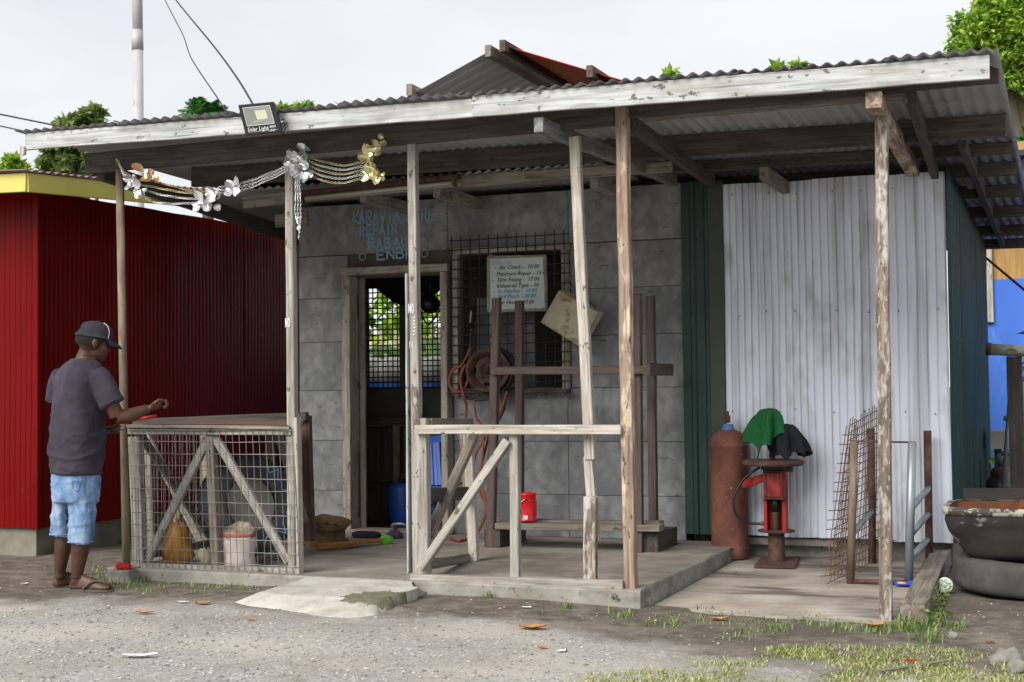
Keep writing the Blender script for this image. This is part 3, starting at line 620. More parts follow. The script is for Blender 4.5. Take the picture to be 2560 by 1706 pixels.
# ------------------------------------------------------------------ porch roof
RY0, RY1 = 7.49, 15.1
def roofz(y, x=-6.47): return 2.944 - (y-RY0)*.030 - .0098*(x+6.47)
porch = thing('porch_roof', 'long corrugated porch roof with a white washed fascia board on timber posts', 'roof', ((XL+XR)/2, YF, SLAB))
RX0, RX1 = -6.47, -.31
tl = -(.030)
vdir = Vector((0, 1, -.030)).normalized(); nn_ = Vector((0, .030, 1)).normalized()
x = RX0; i = 0
while x < RX1-.05:
    w = min(.84, RX1-x)
    sheet('roof_sheet', (x, RY0 - .01*(i % 2)*1.5 + rw.uniform(-.012, .012), roofz(RY0, x)+.003*(i % 2)), (1, 0, -.0098), vdir, nn_, w, (RY1 if x > -3.2 else 13.0)-RY0, .076, .0092, ROOFD, porch, 'sine', .0012, 0, 3, ROOFU, i*.6)
    x += .80; i += 1
FY = 7.53
lf = lambda x, y: PY(x, y, FY)
bar('fascia', lf(60, 327), lf(1087, 249), .026, .108, W_WHITE, porch, (0, 0, 1), .003, .002, 14)
bar('fascia', lf(1088, 245.5) + Vector((0, -.004, 0)), lf(2274, 155.5) + Vector((0, -.004, 0)), .026, .122, W_WHITE, porch, (0, 0, 1), .003, .002, 14)
o = lf(58, 350); bar('end_block', o+Vector((0, -.02, .035)), o+Vector((0, -.02, -.02)), .035, .03, W_PALE, porch, (0, -1, 0))
def purlin(y, x0, x1, h, m=W_DARK, w=.045, dz=0): return bar('purlin', (x0, y, roofz(y, x0)-h/2-.012+dz), (x1, y, roofz(y, x1)-h/2-.012+dz), w, h, m, porch)
# front plate on the posts
pl, pr = PY(200, 377, YF-.02), PY(930, 312, YF-.02)
bar('purlin', pl, (pr.x+1.35, YF-.02, pl.z+.035), .045, .135, W_DARK, porch)
bar('purlin', (pr.x+1.33, YF+.02, 2.815), (RX1-.02, YF+.02, 2.845), .045, .10, W_DARK, porch)
bar('purlin', (-2.3, YF+.09, 2.79), (RX1-.45, YF+.09, 2.80), .04, .07, W_MID, porch)
for y, h in ((9.0, .14), (9.88, .08), (10.6, .10), (11.6, .10), (12.7, .1), (13.9, .1), (14.9, .1)): purlin(y, -6.1 if y < 12.8 else -2.6, RX1-.03, h)
rf = lambda a, ya, d, yd, w=.05, h=.09, m=W_DARK: bar('rafter', PY(*a, ya), PY(*d, yd), w, h, m, porch)
rf((1458, 290), YF+.03, (1636, 418), 10.25)
rf((1238, 287), 7.56, (1548, 415), 10.25, .055, .085, W_BLUE)
rf((2007, 229), 7.58, (2098, 392), 10.2, .085, .085, W_SALMON)
rf((2096, 230), YF+.05, (2148, 398), 10.3)
rf((232, 395), YF+.06, (690, 548), 11.22, .05, .12)
bar('rafter', (-.62, 9.4, 2.74), (-.62, 15, 2.6), .05, .08, W_DARK, porch)
a_ = PY(2205, 372, 10.6); bar('rafter', a_, a_+Vector((.03, 1.6, -.06)), .045, .08, W_PALE, porch)
# inner eave board of the older roof with stub joists
iy = 9.5
bar('eave_board', PY(560, 466, iy), PY(1062, 414, iy), .03, .09, W_FRAME, porch)
bar('eave_board', PY(1064, 419, iy), PY(1208, 405, iy), .03, .085, W_FRAME, porch)
bar('eave_board', PY(1209, 406, iy), PY(1545, 384, iy), .03, .075, W_FRAME, porch)
o = PY(560, 445, iy); sheet('eave_sheet', (-6.95, iy-.05, 2.775), (1, 0, .003), (0, 1, .012), (0, 0, 1), 3.9, 2.2, .076, .0095, ROOFD, porch, 'sine', .0012, 0, 2, ROOFU)
for x in (835, 1003, 1365, 1755): o = PY(x, 452 if x < 900 else (440 if x < 1200 else (418 if x < 1500 else 398)), 9.55); bar('joist', o, o+Vector((0, .95, .0)), .06, .09, W_FRAME if x < 1500 else W_MID, porch)
o = PY(635, 508, 9.6); bar('eave_board', o, o+Vector((.28, 0, 0)), .04, .1, W_MID, porch)
# posts
def post(name, xb, yb, xt, yt, Y, w, d, m, **k): return bar(name, PY(xb, yb, Y), PY(xt, yt, Y), w, d, m, porch, (0, -1, 0), **k)
pipe('post', [PY(291, 1325, YF-.03), PY(275, 390, YF-.03)], .027, RUSTPIPE, porch, 14)
post('post', 676, 1332, 667, 350, YF, .055, .055, W_GREY, seg=10)
bar('post_batten', PY(690, 1322, YF-.02), PY(684, 960, YF-.02), .022, .06, W_PALE, porch, (0, -1, 0))
pm = post('post', 962, 1328, 948, 330, YF, .055, .055, W_GREY, seg=10)
post('slanted_post', 1357, 1055, 1321, 316, YF+.02, .062, .05, W_PALE, seg=8)
post('post_splice', 1357, 1334, 1357, 1142, YF-.028, .075, .05, W_PATCH, seg=5)
post('slanted_post', 1368, 1240, 1352, 1050, YF+.03, .055, .05, W_PALE, seg=4)
post('post', 1450, 1388, 1430, 248, YF-.04, .068, .068, W_SALMON, seg=12, jit=.0035)
post('post', 2036, 1445, 2026, 244, YF-.02, .066, .06, W_PATCH, seg=10, jit=.003)
for i, (x, y) in enumerate(((663, 742), (946, 710))):
    o = PY(x-7, y+10, YF-.034); strokes('chalk_word', 'NO', o, (1, 0, 0), (0, 0, 1), (0, -1, 0), .012, .055, .008, .004, INKW, porch)
strokes('chalk_word', 'N', PY(941, 800, YF-.034), (1, 0, 0), (0, 0, 1), (0, -1, 0), .02, .04, .008, .002, INKW, porch)
b = MB()
for k in range(6):
    o = PY(948+k % 3, 770-k*8, YF-.0345); b.add([o, o+Vector((.012, 0, 0)), o+Vector((.012, 0, .004)), o+Vector((0, 0, .004))], [(0, 1, 2, 3)])
b.build('chalk_marks', INKW, porch)['kind'] = 'stuff'
# fluorescent fitting on the eave board
fl = thing('fluorescent_batten', 'long fluorescent tube light in a rusty batten under the porch eave', 'light fitting', PY(876, 425, 9.45))
A, B_ = PY(692, 449, 9.44), PY(1055, 410, 9.44)
bar('housing', A+Vector((0, 0, .012)), B_+Vector((0, 0, .012)), .06, .035, RUST, fl)
pipe('tube', [A.lerp(B_, .03)+Vector((0, -.01, -.03)), A.lerp(B_, .96)+Vector((0, -.01, -.03))], .014, TUBEM, fl)
for t in (.015, .975): o = A.lerp(B_, t); bar('tube_holder', o+Vector((0, -.01, .02)), o+Vector((0, -.01, -.055)), .02, .05, RUSTGOLD, fl, (0, -1, 0))

# ------------------------------------------------------------------ right hand railing of the porch
YR = YF-.03
rail = thing('porch_railing', 'unfinished grey timber railing with a diagonal brace right of the porch entrance', 'railing', PZ(1190, 1340, SLAB))
hb = lambda a, d, Y, w, h, m=W_GREY, n='rail', Y2=None: bar(n, PY(*a, Y), PY(*d, Y2 or Y), w, h, m, rail)
hb((958, 987), (1429, 988), YR-.045, .06, .055, W_PALE)
hb((947, 1331), (1433, 1347), YR-.04, .07, .062, W_GREY)
vb = lambda a, d, Y, w, h, m=W_GREY, n='stud': bar(n, PY(*a, Y), PY(*d, Y), w, h, m, rail, (0, -1, 0))
vb((1185, 1327), (1183, 999), YR-.01, .055, .05)
vb((975, 1318), (971, 962), YR+.005, .075, .06, W_GREY)
vb((942, 1316), (938, 630), YR+.02, .012, .07, W_WHITE, 'edge_strip')
vb((958, 985), (950, 890), YR-.03, .04, .012, W_PATCH, 'patch_board')
bar('brace', PY(968, 1306, YR-.04), PY(1168, 1012, YR-.04), .05, .06, W_GREY, rail, (0, -1, 0))
# side return running back from the entrance post
ys = 8.62
p_ = PZ(1090, 1290, SLAB); ys = p_.y
vb2 = bar('stud', p_, PY(1074, 968, ys), .06, .05, W_PALE, rail, (0, -1, 0))
bar('stud', PY(1082, 1268, ys+.04), PY(1062, 990, ys+.04), .03, .05, W_MID, rail, (0, -1, 0))
bar('rail', PY(983, 973, YR+.04), PY(1080, 972, ys+.02), .05, .06, W_MID, rail)
bar('rail', PY(984, 1137, YR+.04), PY(1075, 1134, ys), .03, .085, W_DARK, rail)
bar('rail', PY(985, 1297, YR+.04), PY(1075, 1282, ys), .04, .06, W_MID, rail)
bar('brace', PY(985, 1232, YR+.05), PY(1090, 1002, ys-.05), .045, .06, W_MID, rail, (1, 0, 0))

# ------------------------------------------------------------------ left wire cage counter
cage = thing('wire_mesh_counter', 'grey timber counter frame faced with rusty wire mesh beside the man', 'counter', PZ(480, 1320, .03))
YC = YF - .01
cb = lambda n, a, d, Y, w, h, m=W_GREY, zr=(0, -1, 0), Y2=None: bar(n, PY(*a, Y), PY(*d, Y2 or Y), w, h, m, cage, zr)
cb('top_rail', (298, 992), (672, 993), YC-.01, .05, .04, W_GREY, (0, 0, 1))
cb('bottom_rail', (306, 1303), (690, 1316), YC-.01, .05, .055, W_GREY, (0, 0, 1))
cb('stile', (322, 1300), (311, 1003), YC, .085, .05, W_GREY)
cb('stile', (674, 1316), (669, 1005), YC, .05, .05, W_GREY)
cb('stud', (499, 1305), (484, 1003), YC+.01, .055, .06, W_MID)
cb('brace', (338, 1290), (478, 1008), YC+.015, .055, .035, W_GREY)
cb('brace', (494, 1004), (664, 1290), YC+.012, .055, .035, W_GREY)
# counter top with red vinyl
tp = [PY(290, 976, YC-.06), PY(664, 979, YC-.06)]
b = MB(); d_ = Vector((0, .95, 0))
YB2 = 8.85
bl, br = Vector((tp[0].x, YB2, tp[0].z+.01)), Vector((PY(698, 960, YB2).x, YB2, tp[1].z+.01))
b.add([tp[0], tp[1], br, bl, tp[0]-Vector((0, 0, .02)), tp[1]-Vector((0, 0, .02)), br-Vector((0, 0, .02)), bl-Vector((0, 0, .02))], [(0, 1, 2, 3), (4, 7, 6, 5), (0, 4, 5, 1), (1, 5, 6, 2), (2, 6, 7, 3), (3, 7, 4, 0)])
b.build('counter_top', W_MID, cage)
REDV = mat('red vinyl', [(.3, c('#665049')), (.7, c('#745a52'))], (5, 5, 5), 5, .6, 0, .05, layers=[((4, 4, 4), .55, .7, c('#6d625a'), .8)])
b = MB(); b.add([tp[0]+Vector((.06, .03, .004)), tp[1]+Vector((-.02, .02, .004)), br+Vector((-.05, -.1, .004)), bl+Vector((.05, -.1, .004))], [(0, 1, 2, 3)]); b.build('vinyl_sheet', REDV, cage)
cb('back_rail', (308, 972), (706, 957), 8.86, .05, .06, W_DARK, (0, 0, 1), 8.95)
bar('back_post', PY(711, 1195, 9.0)-Vector((0, 0, .15)), PY(703, 955, 9.0), .075, .05, W_BROWN, cage, (0, -1, 0))
for (a, d) in (((350, 1262), (342, 1000)), ((476, 1268), (470, 1000)), ((622, 1160), (620, 990))): cb('back_stud', a, d, 8.88, .06, .05, W_MID)
for (a, d) in (((470, 1262), (335, 1000)), ((588, 1140), (630, 1000)), ((700, 1200), (640, 1000)), ((420, 1262), (400, 1150))): cb('back_brace', a, d, 8.86, .06, .03, W_MID)
# side frame on the left
sx_ = PY(300, 1000, YC).x
bar('side_rail', (sx_, YC+.05, .97), (sx_, 8.86, .97), .05, .05, W_MID, cage); bar('side_rail', (sx_, YC+.05, .12), (sx_, 8.86, .12), .05, .05, W_MID, cage)
bar('side_brace', (sx_, YC+.08, .95), (sx_, 8.8, .15), .03, .06, W_MID, cage)
# mesh
b = MB(); ym = YC - .045
tlp, trp, blp, brp = PY(300, 988, ym), PY(672, 988, ym), PY(308, 1322, ym), PY(690, 1340, ym)
N_ = 26; rm_ = random.Random(2)
for i in range(N_):
    t = i/(N_-1); a = tlp.lerp(trp, t); d = blp.lerp(brp, t); L = a.lerp(d, .97 + rm_.uniform(-.015, .035) if 2 < i < N_-3 else 1)
    pts = [a.lerp(L, k/5) + Vector((rm_.uniform(-.002, .002), rm_.uniform(-.004, .002), 0)) for k in range(6)]; b.tube(pts, .0024, 5)
for i in range(13):
    t = i/12.3; a = tlp.lerp(blp, t); d = trp.lerp(brp, t)
    pts = [a.lerp(d, k/6) + Vector((0, rm_.uniform(-.004, .001)-.004, rm_.uniform(-.003, .003))) for k in range(7)]; b.tube(pts, .0024, 5)
b.build('wire_mesh', WIRE, cage)
b = MB()
for i in range(20): y = YC + .05 + .8*i/19; b.tube([(sx_-.03, y, .1), (sx_-.03, y, .96)], .002, 4)
for i in range(12): z = .12 + .82*i/11; b.tube([(sx_-.035, YC+.05, z), (sx_-.035, 8.86, z)], .002, 4)
b.build('side_wire_mesh', WIRE, cage)

# ------------------------------------------------------------------ tyres and rims
def tyre_prof(R_, r_, w):
    """section of a tyre as (radius, along axis), closed"""
    h = w/2
    return [(r_, -h*.55), (r_+.015, -h*.78), (r_+(R_-r_)*.35, -h*.98), (r_+(R_-r_)*.7, -h), (R_-.025, -h*.9), (R_-.006, -h*.72), (R_, -h*.4), (R_, 0), (R_, h*.4), (R_-.006, h*.72), (R_-.025, h*.9), (r_+(R_-r_)*.7, h), (r_+(R_-r_)*.35, h*.98), (r_+.015, h*.78), (r_, h*.55)]
def tyre(name, label, o, ax, R_, r_, w, m, tread=True, group=None):
    t = thing(name, label, 'tyre', (o[0], o[1], max(-.05, o[2]-R_)), group)
    b = MB(); b.lathe(tyre_prof(R_, r_, w), o, ax, 48); b.build('casing', m, t, True)
    b = MB(); b.lathe([(r_, -w*.275), (r_+.05, -w*.25), (R_-.03, -w*.2), (R_-.03, w*.2), (r_+.05, w*.25), (r_, w*.275)], o, ax, 48); b.build('liner', TYREL, t, True)
    if tread:
        b = MB(); A_ = Vector(ax).normalized(); e1 = A_.orthogonal().normalized(); e2 = A_.cross(e1); o = Vector(o)
        for k in range(44):
            for s_ in (-1, 1):
                th = 2*math.pi*(k+.25*(s_+1))/44
                def P(dt, al, rr): return o + A_*al + (e1*math.cos(th+dt)+e2*math.sin(th+dt))*rr
                for al0, al1, sk in ((.06, .2, .02), (.22, .40, .04)):
                    vs_ = [P(-.045+sk, s_*w*al0, R_-.004), P(.045+sk, s_*w*al0, R_-.004), P(.045+sk*2, s_*w*al1, R_-.010), P(-.045+sk*2, s_*w*al1, R_-.010), P(-.04+sk, s_*w*al0, R_+.010), P(.04+sk, s_*w*al0, R_+.010), P(.04+sk*2, s_*w*al1, R_+.002), P(-.04+sk*2, s_*w*al1, R_+.002)]
                    b.add(vs_, [(4, 5, 6, 7), (0, 1, 5, 4), (1, 2, 6, 5), (2, 3, 7, 6), (3, 0, 4, 7)])
        o_ = b.build('tread_blocks', m, t); o_['kind'] = 'stuff'
    return t
# tyre inside the cage
tA = (r0*.60 - f0*.74 + zz*.22).normalized(); tO = PD(570, 1162, 9.62)
ty = tyre('truck_tyre', 'large black truck tyre with blue chalk marks leaning inside the wire counter', tO, tA, .335, .18, .21, mat('worn charcoal tyre', [(.3, c('#34363a')), (.7, c('#4c4e53'))], (8, 8, 8), 6, .8, 0, .15, .002, [((4, 4, 4), .52, .66, c('#6b6d71'), .5)]))
b = MB(); b.lathe([(0, -.03), (.12, -.03), (.185, -.02), (.19, .02)], tO, tA, 32); b.build('inner_disc', mat('dusty grey hub board', [(.3, c('#8d8a84')), (.7, c('#a8a49d'))], (8, 8, 8), 5, .9), ty, True)
b = MB(); e1 = (r0 - tA*r0.dot(tA)).normalized(); e2 = tA.cross(e1); rc = random.Random(4)
for k in range(16):
    th = R(-75 + k*9.5); r_a, r_b = (.235, .30) if k % 2 else (.30, .235); th2 = R(-75 + (k+1)*9.5)
    if k in (5, 11): continue
    a = tO + tA*.109 + (e1*math.cos(th)+e2*math.sin(th))*r_a; d = tO + tA*.109 + (e1*math.cos(th2)+e2*math.sin(th2))*r_b; b.tube([a, d], .0045, 4)
b.build('chalk_marks', CHALK, ty)['kind'] = 'stuff'
def rim(name, label, o, ax, R_, w, m, bead=None):
    t = thing(name, label, 'wheel rim', (o[0], o[1], o[2]-.1)); b = MB(); o = Vector(o); A_ = Vector(ax).normalized()
    h = w/2
    b.lathe([(R_, -h), (R_-.012, -h), (R_-.02, -h*.75), (R_-.045, -h*.45), (R_-.05, h*.3), (R_-.025, h*.7), (R_-.012, h), (R_, h), (R_+.006, h*.98), (R_-.018, h*.7), (R_-.042, h*.3), (R_-.038, -h*.45), (R_-.012, -h*.75), (R_+.006, -h*.98), (R_, -h)], o, A_, 40); b.build('barrel', m, t, True)
    b = MB(); b.lathe([(.032, h*.2), (.05, h*.25), (.075, h*.62), (R_*.52, h*.55), (R_*.56, h*.5)], o, A_, 40); d = b.build('disc', m, t, True)
    e1 = A_.orthogonal().normalized(); e2 = A_.cross(e1); b = MB(); ns_ = 48                # web between disc and barrel, open at the hand holes
    for k in range(ns_):
        if (k % 12) in (4, 5, 6, 7): continue
        t0, t1 = 2*math.pi*k/ns_, 2*math.pi*(k+1)/ns_
        f_ = lambda t, r_, hh: o + A_*hh + (e1*math.cos(t)+e2*math.sin(t))*r_
        b.add([f_(t0, R_*.55, h*.5), f_(t1, R_*.55, h*.5), f_(t1, R_-.05, h*.15), f_(t0, R_-.05, h*.15)], [(0, 1, 2, 3)])
    b.build('web', m, t, True)
    for k in range(5):
        th = 2*math.pi*k/5; q = o + A_*(h*.57) + (e1*math.cos(th)+e2*math.sin(th))*R_*.4; b = MB(); b.tube([q, q+A_*.012], .009, 6); b.build('lug_hole', BLACKR, t)
    return t
rim('wheel_rim', 'rusty gold brown steel wheel rim lying flat on the porch by the door', PZ(750, 1225, SLAB+.085), (.12, -.16, 1), .18, .17, RUSTGOLD)
rim('wheel_rim', 'rusty brown steel wheel rim hanging on the window grille', PY(1123, 853, YW-.19), (.25, -1, .1), .165, .13, RUST)

# ------------------------------------------------------------------ things in and around the counter
def blob(name, m, parent, o, prof, n=28, sx=1, sy=1, wr=.01, fr=9, seed=0, lean=(0, 0)):
    b = MB(); vs = []; fs = []; o = Vector(o); H = prof[-1][1]
    for r_, h in prof:
        for k in range(n):
            t = 2*math.pi*k/n; q = Vector((math.cos(t)*sx, math.sin(t)*sy, 0)); w = 1 + wr/max(r_, .02)*(noise.noise((q.x*2.2, q.y*2.2, h*fr+seed)) + .5*noise.noise((q.x*6, q.y*6, h*fr*2+seed)))
            vs.append(o + q*r_*w + Vector((lean[0]*h/H, lean[1]*h/H, h)))
    for i in range(len(prof)-1):
        for k in range(n): fs.append((i*n+k, i*n+(k+1) % n, (i+1)*n+(k+1) % n, (i+1)*n+k))
    fs.append(tuple(range(n))[::-1]); fs.append(tuple((len(prof)-1)*n+k for k in range(n))); b.add(vs, fs)
    return b.build(name, m, parent, True)
o = PZ(408, 1288, SLAB); o.y = 8.02; o = PY(408, 1288, 8.06); o.z = SLAB
t = thing('plastic_bag', 'tied golden brown plastic bag sitting inside the wire counter', 'bag', o)
blob('bag_body', BAGM, t, o, [(.05, 0), (.085, .01), (.105, .05), (.105, .1), (.092, .16), (.068, .21), (.04, .25), (.018, .275)], wr=.03, sy=.8)
blob('knot', BAGM, t, o+Vector((0, 0, .272)), [(.014, 0), (.012, .01), (.024, .025), (.006, .035)], wr=.01, seed=3, sy=.6)
o = PY(548, 1297, 7.99); o.z = SLAB
t = thing('sack', 'white woven sack with red bands rolled open inside the wire counter', 'sack', o)
blob('sack_body', SACK, t, o, [(.1, 0), (.118, .015), (.112, .06), (.118, .1), (.108, .145), (.114, .185), (.112, .2)], wr=.022, sy=.8, fr=16)
blob('red_band', SACKR, t, o+Vector((0, 0, .197)), [(.111, 0), (.116, .012), (.113, .024), (.105, .026)], wr=.012, sy=.8)
b = MB(); n=26; vs=[]; fs=[]
for i in range(7):
    for k in range(n):
        a = 2*math.pi*k/n; q = i/6; r_ = .114*(1-q**1.6); wv = noise.noise((math.cos(a)*2.5*(1-q), math.sin(a)*2.5*(1-q), q*3))
        vs.append(o + Vector((math.cos(a)*r_*(1+.12*wv), math.sin(a)*r_*.8, .216 + .055*math.sin(q*math.pi*.8)*(1+.6*math.sin(a)) + .022*wv)))
for i in range(6):
    for k in range(n): fs.append((i*n+k, i*n+(k+1)%n, (i+1)*n+(k+1)%n, (i+1)*n+k))
b.add(vs, fs); b.build('sack_mouth', mat('dusty sack folds', [(.35, c('#83705f')), (.65, c('#b0a294'))], (22, 22, 22), 5, .9, 0, .5, .008), t, True)
o = PY(468, 1278, 8.12); o.z = SLAB
b = MB(); b.ell(o+Vector((0, 0, .045)), (.06, .05, .052), 14); o_ = remeshed('foam_block', b, FOAM, None, .012, 1, .5, lambda p: .02*noise.noise(p*18)); tag(o_, 'crumbly cream foam lump between the bag and the sack', 'foam')
o = PY(517, 1230, 8.1)
t = thing('cutter_tool', 'slim black tool with an orange line standing beside the sack', 'tool', (o.x, o.y, SLAB))
bar('handle', (o.x-.01, o.y, SLAB+.1), PY(519, 1172, 8.1), .04, .02, BLACKP, t, (0, -1, 0))
ORANGE = mat('orange plastic', [(.3, c('#c98a1e')), (.7, c('#d99a2c'))], rough=.5, bump=0)
pipe('orange_line', [PY(514, 1222, 8.085), PY(518, 1200, 8.085), PY(519, 1178, 8.085)], .004, ORANGE, t, 6)
# stone and brush in front of the counter
o = PZ(282, 1335, 0)
b = MB(); b.box((o.x-.085, o.y-.05, gz(o.x, o.y)-.01), (o.x+.085, o.y+.06, .075)); st = remeshed('stone_block', b, STONE, None, .012, 4, .5, lambda p: .012*noise.noise(p*14)); tag(st, 'pale grey stone block on the dirt at the foot of the rusty pipe post', 'stone')
t = thing('red_brush', 'small red bristle brush lying on the pale stone block', 'brush', (o.x, o.y, .075))
A_ = Vector((o.x-.055, o.y+.01, .095)); B_ = Vector((o.x+.07, o.y-.01, .09))
b = MB(); b.tube([A_, A_.lerp(B_, .1), A_.lerp(B_, .9), B_], [.012, .022, .022, .014], 12); b.build('bristles', BRUSHR, t, True)
pipe('handle', [B_, B_+Vector((.06, .02, 0))], .006, WIRE, t, 8)

# broom, black bag, cloths in front of the door
p0, p1 = PZ(737, 1262, SLAB+.012), PZ(884, 1242, SLAB+.03)
t = thing('palm_broom', 'brown palm rib broom with a lime green grip lying on the porch floor', 'broom', p1)
b = MB(); rr = random.Random(8)
for k in range(90):
    a = p1 + Vector((rr.gauss(0, .012), rr.gauss(0, .012), rr.uniform(-.015, .02))); e = p0.lerp(p1, rr.uniform(0, .12)) + Vector((rr.gauss(0, .05), rr.gauss(0, .05), rr.uniform(-.004, .03)))
    b.tube([a, a.lerp(e, .5)+Vector((0, 0, .006)), e], .0022, 4, cap=False)
b.build('bristles', BROOM, t)['kind'] = 'stuff'
d_ = (p1-p0).normalized(); b = MB(); b.tube([p1-d_*.05, p1-d_*.02, p1+d_*.03, p1+d_*.07], [.02, .034, .036, .02], 12); g_ = remeshed('grip', b, GREENP, t, .006, 2, .5, lambda p: .006*noise.noise(p*50))
o = PZ(840, 1236, SLAB)
t = tag(blob('black_bag', BLACKT, None, o, [(.1, 0), (.115, .012), (.11, .035), (.08, .048), (.03, .052)], sx=1.1, sy=.5, wr=.02), 'flattened black plastic bag on the porch floor behind the broom', 'bag')
o = PZ(905, 1238, SLAB)
t = tag(blob('crumpled_cloth', PURPLE, None, o, [(.06, 0), (.075, .01), (.06, .04), (.035, .06), (.01, .07)], wr=.03, sy=.6, seed=5), 'crumpled purple grey cloth by the door sill', 'cloth')
o = PZ(752, 1205, SLAB+.19); 
t = tag(blob('purple_rag', PURPLE, None, PZ(745, 1189, SLAB+.172), [(.05, 0), (.06, .006), (.04, .02), (.01, .025)], wr=.03, sy=.6, seed=9), 'purple rag lying on top of the flat wheel rim', 'rag')
t = tag(blob('black_cloth', BLACKT, None, PZ(700, 1252, SLAB), [(.13, 0), (.14, .004), (.09, .014), (.02, .018)], wr=.04, sy=.6, seed=12), 'dark flat rag under the edge of the flat wheel rim', 'rag')
pipe_pts = [PZ(912, 1215, SLAB+.02), PZ(902, 1210, SLAB+.06), PZ(906, 1205, SLAB+.1), PZ(930, 1206, SLAB+.1), PZ(945, 1220, SLAB+.04)]
tag(pipe('grey_hose', smoothpath(pipe_pts), .012, GALV, None, 8), 'short curved grey hose just inside the door sill', 'hose')
# blue chair and drum in the doorway
o = PY(1000, 1060, 10.75)
t = thing('plastic_chair', 'blue plastic chair just inside the shop door', 'chair', (o.x+.1, 10.8, SLAB))
for k, (x, xx) in enumerate(((988, 992), (998, 1004), (1006, 1016))):
    bar('back_slat', PY(x+6, 1115, 10.72), PY(x, 1012, 10.8), .035, .02, BLUEP, t, (0, -1, 0))
bar('back_top', PY(975, 1012, 10.8), PY(1018, 1008, 10.8), .03, .06, BLUEP, t)
b = MB(); q = PY(1000, 1118, 10.85); b.box((q.x-.15, 10.72, q.z-.02), (q.x+.2, 11.1, q.z+.01)); b.build('seat', BLUEP, t)
for dx in (-.13, .18):
    for y in (10.74, 11.08): bar('leg', (q.x+dx, y, SLAB-.012), (q.x+dx*.95, y, q.z-.02), .03, .03, BLUEP, t, (0, -1, 0))
o = PY(922, 1160, 11.1)
t = thing('blue_drum', 'blue plastic drum in the dark doorway', 'drum', (o.x, 11.1, SLAB-.012))
b = MB(); b.lathe([(.0, SLAB), (.10, SLAB), (.115, SLAB+.03), (.115, .36), (.1, .4), (.03, .41), (.0, .41)], (o.x, 11.1, 0), (0, 0, 1), 24); b.build('barrel', BLUEP, t, True)
b = MB(); b.tube([(o.x, 11.1, .41), (o.x, 11.1, .44)], .025, 12); b.build('cap', BLACKP, t)
# dark curtain sagging at the inner window
b = MB(); vs = []; fs = []
p0, p1 = PY(850, 640, 11.24), PY(1020, 650, 11.24)
for j in range(7):
    for i in range(15):
        s_, v_ = i/14, j/6; sag = .14 + .2*math.sin(s_*math.pi)**.8
        q = p0.lerp(p1, s_); vs.append((q.x, 11.22-.03*math.sin(s_*9+v_*3), q.z + .12 - v_*sag))
for j in range(6):
    for i in range(14): a = j*15+i; fs.append((a, a+1, a+16, a+15))
b.add(vs, fs); tag(b.build('curtain', BLACKT, None, True), 'sagging black cloth hung across the barred back window', 'curtain')
o = PY(989, 700, 10.95)
t = thing('helmet', 'dark helmet hanging in front of the back window', 'helmet', o)
b = MB(); b.ell(o, (.085, .09, .08), 18); b.build('shell', BLACKP, t, True); pipe('strap', smoothpath([o+Vector((-.1, 0, -.04)), o+Vector((-.02, 0, -.17)), o+Vector((.1, 0, -.03))]), .008, BLACKP, t, 6); pipe('cord', [o+Vector((0, 0, .1)), o+Vector((0, 0, .6))], .004, BLACKP, t, 6)

# ------------------------------------------------------------------ things on the window grille
Yg = YW - .12
t = thing('price_whiteboard', 'handwritten price list whiteboard tied to the window grille', 'whiteboard', PY(1188, 720, Yg))
A, B_, C_, D_ = PY(1123, 715, Yg), PY(1256, 712, Yg), PY(1252, 588, Yg), PY(1122, 592, Yg)
b = MB(); N_ = Vector((0, -1, 0)); b.add([A, B_, C_, D_] + [p+Vector((0, .02, 0)) for p in (A, B_, C_, D_)], [(0, 1, 2, 3), (4, 7, 6, 5), (0, 4, 5, 1), (1, 5, 6, 2), (2, 6, 7, 3), (3, 7, 4, 0)]); b.build('board', BOARDM, t)
for p, q in ((A, B_), (B_, C_), (C_, D_), (D_, A)): bar('frame', p+Vector((0, .004, 0)), q+Vector((0, .004, 0)), .03, .022, W_FRAME, t)
xr = (B_-A).normalized(); hgt_ = (D_-A).length
lines = [('Price List', .10, INKF, .06), ('-  Air Check -  10.00', .19, INKB, .1), ('-  Puncture Repair - 15.00', .31, INKB, .06), ('-  Tyre Fitting -  17.00', .42, INKB, .06), ('-  Industrial Type - 50', .53, INKB, .06), ('-  2x Patches - 30.00', .63, INKC, .07), ('-  4x4 Patch - 20.00', .73, INKC, .08), ('-  Per Hour - 10.00', .84, INKB, .07)]
for s_, v_, m_, x_ in lines:
    o = D_.lerp(A, v_+.03) + xr*x_*.5 + Vector((0, -.0035, 0)) - zz*.005
    text('handwriting', s_, .044, facing(o, xr, zz), m_, t, .25, .0003)['kind'] = 'stuff'
# stained tin box hung on one corner
cs = [(1284, 667), (1374, 718), (1331, 797), (1241, 741)]
t = thing('tin_box', 'tilted cream tin box with rust stains hanging beside the whiteboard', 'tin box', PY(1308, 797, YW-.2))
F = [PY(x, y, YW-.24) for x, y in cs]; Bk = [p+Vector((.015, .12, .01)) for p in F]
b = MB(); b.add(F+Bk, [(3, 2, 1, 0), (4, 5, 6, 7), (0, 1, 5, 4), (1, 2, 6, 5), (2, 3, 7, 6), (3, 0, 4, 7)])
o_ = b.build('box_body', TINM, t); bv = o_.modifiers.new('b', 'BEVEL'); bv.width = .008; bv.segments = 2
inn = [lerp(sum(F, Vector())/4, p, .9)+Vector((0, -.003, 0)) for p in F]
for k in range(4): pipe('pressed_rib', [inn[k], inn[(k+1) % 4]], .0025, TINM, t, 6)
pipe('wire_hanger', [F[0]+Vector((0, .05, 0)), PY(1300, 640, YW-.1), F[1]+Vector((0, .05, 0))], .003, WIRED, t, 5)
